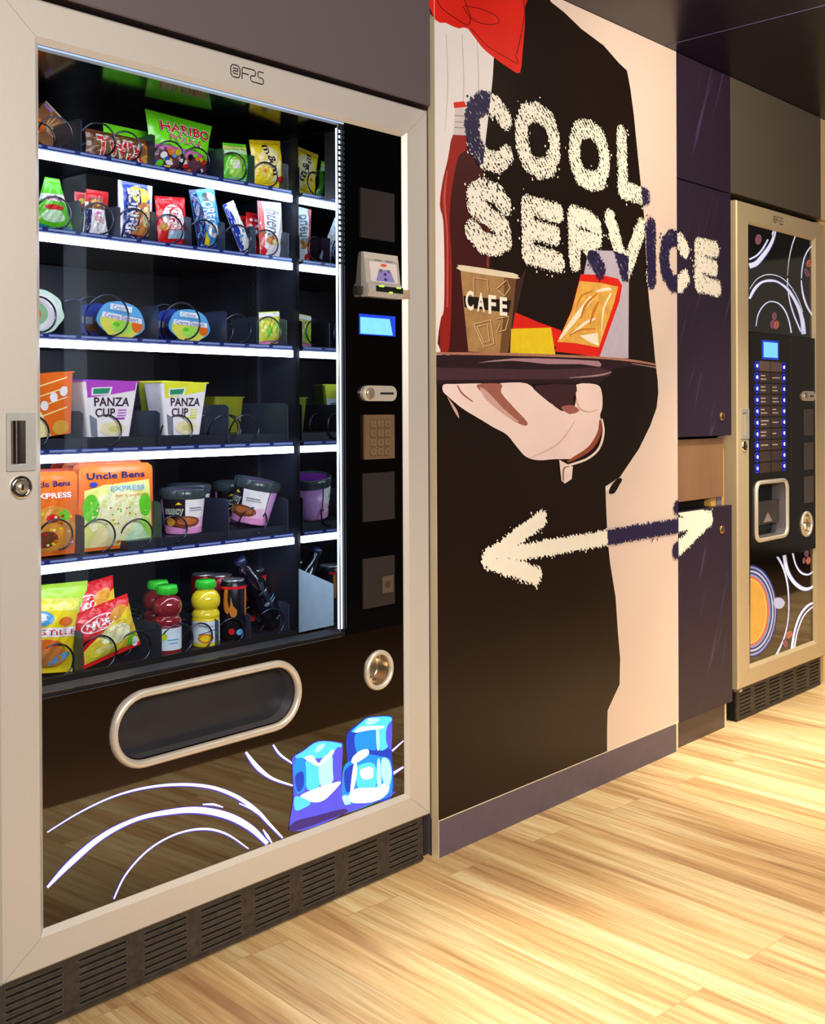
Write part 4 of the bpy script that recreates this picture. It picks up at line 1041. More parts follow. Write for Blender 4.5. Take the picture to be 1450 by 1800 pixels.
MGR = film('green', (96, 206, 40)); MBL = film('blue', (30, 60, 170)); MLB = film('light_blue', (90, 170, 225)); MBR = film('brown', (110, 62, 30))
MOR = film('orange', (232, 110, 30)); MGD = film('gold', (214, 160, 60)); MPU = film('purple', (120, 40, 160)); MDG = film('dark_green', (30, 90, 30))
MLG = film('lime', (176, 222, 60)); MCR = film('cream', (244, 232, 170)); MPK = film('pink', (220, 120, 190)); MGY = film('grey', (120, 130, 150)); MDB = film('dark_blue', (20, 26, 90))

def place(name, label, cat, k, u, y, mesh, group=None, roll=0.0, yaw=0.0, lean=0.0, dz=0.0, u_is_x=None, vref=None):
    "stand a finished mesh on tray k, its foot at photo column u in the plane y"
    vr = vref or 600
    x = u_is_x if u_is_x is not None else W(u, vr, y)[0]
    o = mesh.build(name)
    o.rotation_euler = (lean, roll, yaw); 
    bpy.context.view_layer.update()
    mz = min((Euler((lean, roll, yaw)).to_matrix() @ v.co).z for v in o.data.vertices)
    o.location = (x, y, TOP[k] - mz + .0006 + dz)
    return tag(o, label, cat, group)
def dims(k, u0, u1, vt, y):
    "width and height of something on tray k from photo columns u0..u1 and top line vt"
    um = (u0 + u1) / 2; return W(u1, vt, y)[0] - W(u0, vt, y)[0], W(um, vt, y)[1] - TOP[k]

def simple_bag(base, w, h, t, deco=None, seed=0, back=None, **kw):
    fn = bagfn(w, h, t, seed=seed, **kw); b = bag_mesh(w, h, t, base, fn, back)
    if deco: deco(Skin(b, fn, w, h))
    return b

# ---------- tray 1 (top)
b = MB(); w, h = .094, .072
b.box(-w / 2, w / 2, -.014, .014, 0, h, mat('card_brown', (150, 96, 58), .5, var=.08), .0015)
sk = Skin(b, lambda a, c, off=0: ((a - .5) * w, -.0142 - off, c * h), w, h)
sk.rect(.02, .25, .86, .99, film('lilac', (190, 140, 220)))
for i in range(7):
    an = .1 + i * .28; sk.line([(.34 + .05 * math.cos(an), .36 + .07 * math.sin(an)), (.34 + .38 * math.cos(an), .36 + .5 * math.sin(an))], MCR, .012)
sk.ell(.2, .3, .14, .2, MOR); sk.ell(.22, .12, .08, .09, MWH)
sk.rect(0, 1, .955, 1, MCR)
place('biscuit_box', 'brown cardboard biscuit box tilted on its corner at the left end of the top shelf', 'box', 0, 68, .290, b, roll=.66, vref=200)

def d_twix(s):
    s.rect(0, 1, .0, .22, MBR); s.ell(.86, .45, .12, .38, MGD); s.ell(.9, .6, .05, .2, film('caramel', (200, 110, 30))); s.ell(.16, .5, .10, .34, MBR)
    s.ell(.50, .55, .42, .40, film('tan', (122, 96, 50)))
    for dx, m_, bo in ((0, MWH, .09), (0, MRD, .02)): s.text('TWIX', .5 + dx, .46, .62 if m_ is MWH else .58, m_, bo * 1.4 + .03, width=.74 if m_ is MWH else .73, rot=-.03)
w, h = dims(0, 148, 264, 236, .205)
place('chocolate_bar', 'brown and gold chocolate bar lying sideways with big red letters on the top shelf', 'chocolate bar', 0, 208, .205, simple_bag(MBR, .150, .056, .024, d_twix, 2, seal=.04), vref=265)
def d_har(s):
    s.rect(0, 1, .0, .40, film('sweets_mix', (96, 50, 70))); s.poly([(.0, .36), (1, .34), (1, .42), (.5, .44), (0, .43)], MPK)
    r = random.Random(4)
    for i in range(34):
        s.ell(r.uniform(.06, .94), r.uniform(.03, .38), r.uniform(.03, .07), r.uniform(.03, .055), r.choice([MYL, MWH, MGR, MBL, MRD, MLB, MPK, MOR, MBK]), r.uniform(0, 3))
    s.text('HARIBO', .55, .76, .165, MWH, .10, width=.80); s.text('HARIBO', .55, .76, .155, MRD, .05, width=.79)
    s.text('POLKA', .55, .58, .12, MWH, .06, width=.56); s.text('POLKA', .55, .58, .115, MRD, .0, width=.555)
G1 = film('bright_green', (120, 240, 30))
place('sweets_bag', 'bright green bag of mixed sweets with red lettering standing on the top shelf', 'sweets bag', 0, 313, .215, simple_bag(G1, .168, .118, .028, d_har, 5, top=1.0, bot=.84), roll=.03, vref=300)
place('sweets_bag', 'green sweets bag half hidden behind the red lettered chocolate bar', 'sweets bag', 0, 226, .262, simple_bag(G1, .120, .090, .024, None, 6), vref=270)
place('sweets_bag', 'dark green bag top showing behind the divider right of the red lettered green bag', 'sweets bag', 0, 388, .262, simple_bag(MDG, .070, .084, .02, None, 7), vref=270)
def d_apple(s):
    s.rect(0, 1, .84, .93, film('pale_yellow', (220, 220, 120))); s.rect(0, 1, .72, .82, film('pale_green', (200, 240, 200))); s.ell(.46, .38, .34, .30, film('apple', (170, 232, 90))); s.ell(.38, .44, .14, .12, MWH); s.poly([(.1, .0), (.9, .0), (.8, .12), (.2, .12)], film('mint', (140, 226, 180)))
    s.ell(.68, .34, .12, .20, MGR)
place('snack_bag', 'small green bag with a pale apple picture next to the yellow letter m bag', 'snack bag', 0, 417, .205, simple_bag(MGR, .084, .084, .028, d_apple, 8, top=.75), roll=-.10, vref=300)
def d_mm(s):
    s.rect(0, 1, .9, 1, film('deep_yellow', (220, 186, 20))); s.ell(.5, .48, .36, .38, MCR); s.ell(.30, .25, .26, .2, MYL)
    for i, (ch) in enumerate('m&m'): s.text(ch, .44 + .09 * i, .80 - .22 * i, .20, MBK, .05, rot=-PI / 2 + .2, shear=.1)
    s.ell(.8, .16, .1, .07, MRD); s.ell(.28, .34, .05, .04, MOR)
place('sweets_bag', 'yellow bag of coated peanuts with dark letters at the right end of the top shelf', 'sweets bag', 0, 474, .205, simple_bag(MYL, .094, .104, .032, d_mm, 9, top=.95), roll=-.14, vref=310)
place('sweets_bag', 'yellow bag end peeping out behind the front yellow peanut bag', 'sweets bag', 0, 494, .262, simple_bag(MYL, .060, .080, .02, None, 10), vref=290)
# ---------- tray 2
def d_gp(s):
    s.rect(0, 1, .55, .68, MWH); s.text("cr'ss", .45, .615, .10, MRD, .03, width=.6); s.ell(.45, .43, .32, .05, MRD); s.ell(.45, .27, .32, .12, film('pale_green')); s.poly([(0, 0), (1, 0), (.9, .12), (.5, .07), (.1, .12)], film('teal', (30, 130, 160)))
place('snack_bag', 'green pointed bag at the left end of the second shelf', 'snack bag', 1, 92, .205, simple_bag(MGR, .085, .100, .030, d_gp, 11, top=.35, bot=1.1), vref=380)
def d_hb(s):
    s.rect(0, 1, .78, 1, MRD); s.poly([(.05, .62), (.95, .62), (.9, .92), (.2, .88)], MBR); s.ell(.5, .76, .26, .09, MGD); s.poly([(.02, .0), (.22, .0), (.26, .6), (.0, .62)], MDB)
    s.ell(.56, .53, .12, .035, MPK)
    for i in range(3): s.line([(.35, .50 - .05 * i), (.6, .44 - .05 * i), (.85, .40 - .05 * i)], MRD, .014)
    s.line([(.5, .30), (.56, .10)], MGY, .02)
place('chocolate_bar', 'slim white bar with a brown and red top on the second shelf', 'chocolate bar', 1, 168, .205, simple_bag(MWH, .052, .083, .016, d_hb, 12, top=.72, bot=1.1), roll=-.04, vref=390)
for i, uu in enumerate((150, 171)):
    place('chocolate_bar', ['red topped bar furthest back behind the slim white bar', 'red topped bar directly behind the slim white bar on the second shelf'][i], 'chocolate bar', 1, uu, .290 - .04 * i, simple_bag(MRD, .050, .100, .014, lambda s: (s.ell(.3, .82, .16, .06, MYL), s.rect(0, 1, 0, .7, MDG)), 13 + i), vref=360)
def d_pr(s):
    s.rect(.0, .1, 0, 1, MWH); s.rect(.86, 1, 0, 1, MWH); s.rect(.1, .36, 0, .9, MBL); s.ell(.56, .80, .30, .16, MYL); s.poly([(.36, .1), (.86, .1), (.84, .66), (.4, .66)], film('biscuit', (206, 130, 60)))
    s.ell(.72, .42, .12, .18, MCR); s.text('PRINCE', .34, .46, .24, MDB, .12, rot=PI / 2 - .05, width=1.24); s.text('PRINCE', .34, .46, .20, MWH, .06, rot=PI / 2 - .05, width=1.22); s.rect(.1, .86, .0, .1, MDB); s.ell(.6, .06, .1, .04, MRD)
place('biscuit_packet', 'blue and white biscuit packet with a yellow disc standing upright', 'biscuit packet', 1, 236, .205, simple_bag(MBL, .080, .116, .032, d_pr, 14, pinch=.02), roll=.02, vref=390)
def d_kk(s):
    s.rect(0, 1, .84, 1, MRD); s.ell(.5, .56, .36, .27, MWH); s.text('KitKat', .50, .52, .26, MRD, .06, rot=-PI / 2, width=.70); s.rect(.3, .9, .12, .30, film('silver_blue', (160, 200, 220))); s.line([(.6, .12), (.6, .3)], MGY, .02); s.ell(.18, .36, .12, .08, MGD)
place('chocolate_bar', 'red chocolate wafer bar with a white oval and red letters', 'chocolate bar', 1, 304, .205, simple_bag(MRD, .074, .098, .022, d_kk, 15, pinch=.02), roll=-.08, vref=400)
def d_or(s):
    s.rect(0, 1, .0, 1, film('sky', (60, 150, 214))); s.poly([(0, 0), (.3, 0), (.26, 1), (0, 1)], MDB); s.ell(.6, .84, .22, .10, film('cookie', (80, 80, 70))); s.ell(.75, .86, .14, .09, MWH); s.text('OREO', .50, .58, .22, MWH, .06, rot=-PI / 2, width=.78)
    s.ell(.58, .28, .22, .12, MWH); s.ell(.58, .28, .1, .055, MLB); s.poly([(.2, .08), (.42, .03), (.4, .12), (.28, .28)], MYL); s.rect(0, 1, 0, .05, MBL)
place('biscuit_packet', 'blue biscuit packet with a dark cookie disc leaning to the left', 'biscuit packet', 1, 371, .205, simple_bag(MLB, .066, .124, .028, d_or, 16, pinch=.02), roll=-.20, vref=400)
def d_st(s):
    s.poly([(0, 0), (.34, 0), (.34, 1), (0, 1)], MBL)
    r = random.Random(2)
    for i in range(12): s.ell(r.uniform(.3, .9), .1 + .075 * i, .12, .03, r.choice([MWH, MLB, film('pale_green'), MWH]))
place('sweet_roll', 'thin blue and white sweet roll leaning steeply on the second shelf', 'sweet roll', 1, 433, .200, simple_bag(MWH, .032, .112, .018, d_st, 17, pinch=.0), roll=-.46, vref=440)
def d_bu(s):
    s.rect(0, .16, .2, 1, film('heart_pink', (220, 90, 90))); s.text('bueno', .52, .60, .30, MGY, .02, rot=-PI / 2 - .05, width=1.0, shear=.2); s.ell(.42, .30, .22, .08, film('biscuit')); s.ell(.62, .27, .2, .05, MCR); s.poly([(0, 0), (.2, 0), (.26, .12), (0, .24)], MRD); s.ell(.1, .44, .1, .04, film('biscuit'))
place('chocolate_bar', 'long white chocolate bar with grey slanting writing at the right end of the second shelf', 'chocolate bar', 1, 478, .205, simple_bag(MWH, .068, .124, .022, d_bu, 18, pinch=.0), roll=-.06, vref=410)
for i, uu in enumerate((424, 441)):
    place('chocolate_bar', ['dark red patterned bar at the back of the white bar lane', 'bright red patterned bar just behind the long white bar'][i], 'chocolate bar', 1, uu + 8, .300 - .045 * i, simple_bag(MRD, .055, .106, .014, lambda s: [s.ell(.2 + .25 * (j % 3), .6 + .12 * (j // 3), .08, .035, MWH) for j in range(8)], 20 + i, pinch=0), vref=370)
# ---------- tray 3
def pot(rx, rz, d, lid, side, deco, n=10, y0=0.0, r0=1.0):
    "dessert pot lying with its foil lid towards the front"
    b = MB(); lp = [(rx * math.cos(2 * PI * (k + .5) / n) * (1.06 if k % 2 else .97), rz + rz * math.sin(2 * PI * (k + .5) / n)) for k in range(n)]
    lp = catmull(lp, 3, True)
    n = len(lp); V = []
    for sc, yy in ((1.0, -.001), (1.0, .001), (.93, .003), (.90, d * .2), (.72, d), (.0, d)):
        V += [(p[0] * sc, yy, rz + (p[1] - rz) * sc) for p in lp]
    b.add(V[:2 * n], [(i, (i + 1) % n, n + (i + 1) % n, n + i) for i in range(n)], lid)
    b.add(V[n:], [(j * n + i, j * n + (i + 1) % n, (j + 1) * n + (i + 1) % n, (j + 1) * n + i) for j in range(4) for i in range(n)], side, True)
    vs, fs = tess(lp); b.add([(p[0], -.001, p[1]) for p in vs], fs, lid)
    s = Skin(b, lambda a, c, off=0: ((a - .5) * 2 * rx, -.0012 - off, c * 2 * rz), 2 * rx, 2 * rz)
    deco(s); return b
def d_cd(s):
    s.poly([(.06, .5), (.95, .48), (.93, .30), (.75, .06), (.5, .01), (.24, .05), (.06, .3)], film('custard', (222, 222, 90))); s.ell(.52, .30, .22, .18, film('apple')); s.ell(.84, .40, .12, .18, MOR); s.ell(.4, .36, .07, .06, MGR)
    s.poly([(.08, .5), (.94, .48), (.92, .62), (.1, .64)], MWH); s.rect(.24, .70, .74, .90, MWH); s.text('Créme', .46, .815, .12, MLB, .02, width=.34); s.text('Crème Dessert', .50, .565, .12, MBL, .0, width=.72)
pots = [(210, .212, 0), (172, .275, 1), (332, .212, 2), (306, .275, 3)]
for uu, yy, i in pots:
    fr = i in (0, 2)
    place('dessert_pot', ['blue and yellow foil topped dessert pot on the third shelf, left of its twin', 'dark blue dessert pot end behind the left tilted foil topped pot', 'blue and yellow foil topped dessert pot right of its twin on the third shelf', 'dark blue dessert pot end behind the right foil topped pot'][i], 'dessert pot', 2, uu, yy,
          pot(.0540 if i != 2 else .0510, .0365 if i != 2 else .0340, .040, MLB if fr else film('blue_deep', (40, 60, 150)), film('pot_brown_blue', (40, 44, 90)), d_cd if fr else (lambda s: (s.rect(.1, .9, .4, .6, MGY), s.ell(.4, .3, .2, .1, MBR)))), roll=.10 if i == 0 else .04, vref=570)
b = pot(.0500, .0420, .030, film('pale_mint', (214, 240, 224)), film('dark_tub', (30, 40, 40)), lambda s: (s.ell(.5, .5, .40, .40, MWH), s.ell(.42, .45, .26, .26, film('leaf', (150, 196, 150))), s.ell(.36, .44, .18, .18, MOR), s.ell(.30, .44, .12, .12, MCR)), 16)
place('salad_tub', 'round pale green lidded tub cut off by the left frame on the third shelf', 'tub', 2, 68, .205, b, vref=560)
def d_yg(s):
    s.rect(0, 1, .84, .97, MWH); s.ell(.5, .5, .3, .34, film('custard')); s.ell(.35, .4, .12, .2, MGR); s.ell(.66, .5, .12, .22, film('apple')); s.rect(0, 1, .02, .1, MPK)
place('snack_sachet', 'small yellow green sachet with a white top, right end of the third shelf', 'sachet', 2, 477, .205, simple_bag(film('yellow_green', (206, 220, 70)), .072, .072, .022, d_yg, 22, top=.82, pinch=.02), roll=-.10, vref=580)
# low risers that carry the cups and tubs
for k, x0, x1, hh in ((3, .050, XR - .003, .018), (4, .360, XR - .003, .016)):
    b = MB(); b.box(x0, x1, .180, .58, TOP[k] - .003, TOP[k] + hh, m_int); b.build('tray_riser', VM)
# ---------- tray 4: noodle cups
def noodle(w0, w1, h, d, col, side, deco):
    "carton cup, wider at the top, with a folded lid"
    b = MB(); n = 5
    def ringp(w, dd, r): return rrect(-w / 2, w / 2, -dd / 2, dd / 2, r, 4)
    lo_, hi = ringp(w0, d * .8, .008), ringp(w1, d, .006); m_ = len(lo_)
    b.add([(p[0], p[1], 0) for p in lo_] + [(p[0], p[1], h) for p in hi], [(i, (i + 1) % m_, m_ + (i + 1) % m_, m_ + i) for i in range(m_)] + [tuple(range(m_))[::-1], tuple(range(m_, 2 * m_))], side)
    def fn(a, c, off=0):
        w = w0 + (w1 - w0) * c; dd = d * .8 + d * .2 * c
        x = (a - .5) * (w - .012); return (x, -dd / 2 - .0004 - off, c * h)
    b.add([fn(0, 0), fn(1, 0), fn(1, 1), fn(0, 1)], [(0, 1, 2, 3)], MWH)
    b.box(-w1 / 2 - .001, w1 / 2 + .001, -d / 2 - .0012, d / 2 + .001, h - .0015, h + .001, col)
    s = Skin(b, fn, (w0 + w1) / 2, h); deco(s, col); return b
def d_pz(s, c):
    s.poly([(0, 1), (0, .70), (.5, .76), (1, .84), (1, 1)], c); s.poly([(.10, .88), (.52, .90), (.48, .76), (.08, .74)], MWH); s.poly([(.13, .86), (.48, .88), (.44, .78), (.12, .765)], film('emerald', (40, 150, 110)))
    s.text('PANZA', .52, .63, .15, film('aubergine', (60, 40, 60)), .05, width=.78); s.text('CUP', .37, .435, .145, film('aubergine'), .05, width=.46)
    for i in range(3): s.rect(.66, .86, .47 - i * .05, .49 - i * .05, c)
    s.rect(.56, .84, .31, .345, c)
    s.ell(.56, .14, .34, .13, film('soup', (236, 230, 190))); s.ell(.6, .14, .16, .06, film('soup2', (214, 214, 130))); s.poly([(0, .02), (.16, .0), (.16, .32), (0, .4)], MGY)
w, h = .124, .107
b = noodle(.094, .124, .108, .070, film('magenta', (182, 70, 200)), MWH, d_pz)
place('noodle_cup', 'white and purple instant noodle cup standing in front on the fourth shelf', 'noodle cup', 3, 179, .218, b, roll=0, vref=720, dz=.019)
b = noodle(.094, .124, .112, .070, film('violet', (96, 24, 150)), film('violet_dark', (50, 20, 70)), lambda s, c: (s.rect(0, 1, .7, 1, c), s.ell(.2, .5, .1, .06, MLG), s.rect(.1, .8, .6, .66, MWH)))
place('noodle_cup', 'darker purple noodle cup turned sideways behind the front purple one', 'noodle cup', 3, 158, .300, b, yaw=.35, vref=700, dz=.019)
def d_oc(s, c):
    s.rect(0, 1, 0, 1, c)
    for i in range(4): s.line([(.1, .80 - .16 * i), (.9, .92 - .16 * i)], MCR, .02)
    s.ell(.55, .62, .1, .08, MWH); s.ell(.3, .5, .1, .08, MWH); s.ell(.8, .7, .1, .08, MWH); s.ell(.7, .12, .24, .12, MGD); s.poly([(0, 0), (.4, 0), (.2, .4), (0, .5)], MCR)
b = noodle(.086, .108, .116, .060, MOR, MOR, d_oc)
for f in range(len(b.mi)): pass
place('noodle_cup', 'orange noodle cup leaning at the left edge of the fourth shelf', 'noodle cup', 3, 80, .215, b, roll=-.10, yaw=.12, vref=720, dz=.019)
b = noodle(.088, .116, .108, .066, film('lemon', (226, 232, 60)), MWH, d_pz)
place('noodle_cup', 'white and yellow instant noodle cup standing in front on the fourth shelf', 'noodle cup', 3, 309, .218, b, vref=720, dz=.019)
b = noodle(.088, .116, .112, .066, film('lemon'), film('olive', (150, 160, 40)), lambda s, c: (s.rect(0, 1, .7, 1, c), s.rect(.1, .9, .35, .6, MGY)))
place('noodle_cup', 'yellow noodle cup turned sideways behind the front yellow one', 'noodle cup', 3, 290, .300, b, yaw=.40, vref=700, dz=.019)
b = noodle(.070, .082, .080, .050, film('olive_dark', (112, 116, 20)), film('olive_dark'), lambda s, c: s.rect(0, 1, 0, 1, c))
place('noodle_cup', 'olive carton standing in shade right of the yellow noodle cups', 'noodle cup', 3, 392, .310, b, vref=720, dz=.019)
b = noodle(.070, .100, .100, .050, film('lemon'), film('lemon'), lambda s, c: (s.rect(0, 1, 0, 1, c), s.ell(.4, .3, .12, .1, MWH), s.ell(.75, .3, .12, .1, MWH)))
# ---------- tray 5: rice pouches and tubs
def pouch(w, h, t, base, deco, seed):
    fn0 = bagfn(w, h, t, pinch=.03, seal=.05, seed=seed, top=.92, bot=1.0, wob=.0010)
    r = .10
    def fn(a, c, off=0.0, back=False):
        # rounded corners
        e = 0
        if c > 1 - r: e = (1 - math.sqrt(max(0, 1 - ((c - 1 + r) / r) ** 2))) * r * .9
        if c < r: e = (1 - math.sqrt(max(0, 1 - ((r - c) / r) ** 2))) * r * .9
        x, y, z = fn0(a, c, off, back); return (x * (1 - 1.6 * e), y, z)
    b = bag_mesh(w, h, t, base, fn); deco(Skin(b, fn, w, h)); return b
def d_ub(s):
    s.poly([(.06, .70), (.3, .76), (.94, .80), (.95, .04), (.06, .04)], film('rice', (226, 232, 130)), 0)
    s.ell(.5, .40, .40, .30, film('rice_light', (240, 244, 196))); s.ell(.14, .5, .1, .16, MGR); s.ell(.86, .5, .09, .14, MGR); s.ell(.84, .2, .1, .16, film('apple')); s.poly([(.14, .04), (.46, .04), (.26, .34)], MCR); s.poly([(.56, .08), (.9, .1), (.76, .32)], film('pale_green'))
    s.text('Uncle Bens', .48, .87, .07, MDB, .05, width=.78); s.text('EXPRESS', .62, .715, .062, MWH, .08, width=.50); s.text('EXPRESS', .62, .715, .056, MLB, .03, width=.48); s.text('Riz Cantonais', .68, .63, .03, MOR, .0, width=.46)
    s.ell(.17, .77, .05, .03, MBL)
    r = random.Random(3)
    for i in range(14): s.ell(r.uniform(.3, .75), r.uniform(.3, .5), .012, .009, r.choice([MRD, MGR, MOR]))
place('rice_pouch', 'large orange and yellow rice pouch with blue lettering, front of its row', 'rice pouch', 4, 205, .208, pouch(.182, .168, .020, MOR, d_ub, 31), vref=900)
for i in range(3):
    place('rice_pouch', ['orange rice pouch second in the row behind the large blue lettered one', 'orange rice pouch third in the row behind the large blue lettered one', 'reddish rice pouch last in the row behind the large blue lettered one'][i], 'rice pouch', 4, 192 - 20 * i, .240 + .032 * i,
          pouch(.176, .172, .016, [MOR, MOR, film('red_orange', (210, 70, 40))][i], lambda s: (s.ell(.25, .4, .2, .3, film('rice')), s.line([(.2, .9), (.5, .94), (.8, .9)], MRD, .012)), 32 + i), vref=860)
def d_or2(s):
    s.ell(.5, .32, .42, .28, film('paella', (220, 150, 60))); s.ell(.7, .48, .1, .07, MGR); s.ell(.5, .45, .12, .05, MRD); s.text('Uncle Bens', .45, .86, .065, MDB, .05, width=.80); s.text('EXPRESS', .5, .72, .06, MWH, .06, width=.7); s.ell(.4, .2, .2, .1, film('brown_meat', (110, 60, 30)))
    r = random.Random(8)
    for i in range(22): s.ell(r.uniform(.15, .85), r.uniform(.12, .52), .03, .016, r.choice([MOR, MYL, MRD, MCR]))
place('rice_pouch', 'deep orange rice pouch at the left end of the fifth shelf, nearest the frame', 'rice pouch', 4, 88, .208, pouch(.125, .158, .020, MOR, d_or2, 36), vref=900)
place('rice_pouch', 'dark red rice pouch edge behind the leftmost deep orange pouch', 'rice pouch', 4, 84, .245, pouch(.140, .162, .018, film('red_orange'), lambda s: s.ell(.5, .4, .3, .2, MBR), 37), vref=880)

def tub(r, h, label, cat, u, y, roll=0.0, lit=True, k=4, yaw=0.0):
    t = thing('noodle_tub', label, cat)
    x = W(u, 890, y)[0]
    lo = h * .80
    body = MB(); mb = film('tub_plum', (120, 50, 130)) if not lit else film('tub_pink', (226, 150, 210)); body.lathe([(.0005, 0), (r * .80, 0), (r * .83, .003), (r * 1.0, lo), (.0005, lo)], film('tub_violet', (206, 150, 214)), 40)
    def fn(a, c, off=0.0):
        an = -PI / 2 + (a - .5) * 2.5 - .45; rr = r * (.83 + .17 * c) + .0004 + off; return (rr * math.cos(an), rr * math.sin(an), lo * (.02 + .96 * c))
    s = Skin(body, fn, r * 2.5, lo)
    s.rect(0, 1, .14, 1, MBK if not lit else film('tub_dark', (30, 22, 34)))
    s.rect(.48, .98, .34, .98, MWH); s.poly([(0, .0), (1, .0), (1, .26), (.5, .14), (0, .26)], film('tub_pink', (206, 110, 214)))
    s.poly([(.50, .14), (.96, .2), (.96, .5), (.55, .42)], film('tub_pale_pink', (236, 190, 226)))
    s.ell(.5, .34, .30, .17, film('stew', (120, 60, 34))); s.ell(.52, .36, .2, .1, film('stew_light', (190, 110, 60))); s.ell(.18, .34, .1, .12, MGD)
    s.text('saucy', .26, .68, .20, MWH, .09, width=.38); s.text('saucy', .26, .68, .18, film('saucy_green', (60, 120, 40)), .02, width=.36); s.poly([(.3, .84), (.36, .92), (.42, .84)], MYL)
    s.rect(.56, .82, .72, .75, MGY); s.rect(.56, .86, .66, .68, MGY)
    bo = body.build('tub', t)
    lid = MB(); ml = mat('tub_lid', (52, 66, 72), .25, spec=.6)
    lid.lathe([(r * 1.03, lo - .002), (r * 1.05, lo), (r * 1.06, h - .002), (r * 1.0, h), (r * .95, h), (r * .93, h - .004), (.0005, h - .004)], ml, 40)
    for q in range(18): a_ = 2 * PI * q / 18; lid.box(r * 1.05 * math.cos(a_) - .001, r * 1.05 * math.cos(a_) + .001, r * 1.05 * math.sin(a_) - .001, r * 1.05 * math.sin(a_) + .001, lo + .003, h - .003, ml)
    lid.lathe([(r * .88, h - .0036), (.0005, h - .0034)], film('lid_purple', (116, 40, 130)), 30)
    lid.build('lid', t)
    t.rotation_euler = (0, roll, yaw); dz = abs(math.sin(roll)) * r * .83
    t.location = (x, y, TOP[k] + .0166 + dz); return t
tub(.0455, .094, 'purple sauce noodle tub with black lid standing upright right of the rice pouches', 'noodle tub', 321, .225)
tub(.0455, .094, 'noodle tub with a dark lid standing behind the upright purple tub', 'noodle tub', 332, .330, lit=False)
tub(.0480, .098, 'pink and white noodle tub with black lid tipped over to the right', 'noodle tub', 438, .225, roll=.20, yaw=-.75)
tub(.0455, .094, 'noodle tub with a dark lid behind the pink and white tipped tub', 'noodle tub', 412, .330, lit=False)
# ---------- bottom tray
def d_yc(s):
    s.rect(0, 1, .84, 1, film('pale_lemon', (236, 232, 110))); s.rect(0, 1, .5, .62, MWH); s.text('PASTILLE', .5, .56, .07, MRD, .03, width=.9); s.ell(.3, .74, .24, .1, MLB); s.ell(.3, .76, .16, .05, MWH)
    s.ell(.5, .22, .34, .16, film('biscuit')); s.ell(.7, .2, .2, .05, MLB, .4); s.ell(.4, .4, .3, .07, MOR); s.ell(.75, .7, .14, .06, MOR)
place('crisps_bag', 'yellow crisps bag with a white band cut off by the left frame at the bottom', 'crisps bag', 5, 74, .208, simple_bag(MYL, .125, .140, .040, d_yc, 41), roll=.12, vref=1130)
place('crisps_bag', 'lime yellow crisps bag behind the white banded one', 'crisps bag', 5, 90, .270, simple_bag(MLG, .150, .160, .03, None, 42), roll=.03, vref=1100)
def d_vi(s):
    s.poly([(0, 1), (1, 1), (1, .80), (.62, .74), (.36, .56), (.12, .40), (0, .30)], MRD); s.poly([(.02, .30), (.12, .40), (.36, .56), (.62, .74), (1, .82), (1, .06), (.02, .06)], film('vico_yellow', (236, 206, 60)))
    s.rect(0, 1, 0, .07, MRD); s.ell(.34, .72, .30, .13, MWH, .12); s.ell(.34, .72, .28, .115, MRD, .12); s.text('Vico', .34, .725, .12, MWH, .10, width=.42, rot=.12)
    s.ell(.70, .77, .2, .09, film('potato', (220, 150, 40)), .3); s.ell(.86, .66, .12, .07, MYL); s.ell(.56, .42, .28, .18, film('vico_light', (238, 240, 190))); s.text('Classique', .52, .52, .06, MGD, .0, width=.42, rot=.05)
    s.poly([(.04, .08), (.58, .08), (.5, .32), (.12, .34)], film('chip', (232, 222, 60))); s.ell(.34, .24, .16, .05, MCR); s.poly([(.74, .08), (.96, .06), (.9, .3), (.78, .26)], MGR); s.ell(.9, .12, .06, .1, MWH)
place('crisps_bag', 'red and yellow crisps bag leaning left, front of the pair of red bags', 'crisps bag', 5, 198, .208, simple_bag(MRD, .132, .108, .044, d_vi, 43, top=.95), roll=-.22, lean=-.06, vref=1170)
place('crisps_bag', 'red crisps bag behind the leaning red and yellow one', 'crisps bag', 5, 168, .275, simple_bag(MRD, .122, .148, .036, d_vi, 44), roll=-.14, vref=1130)
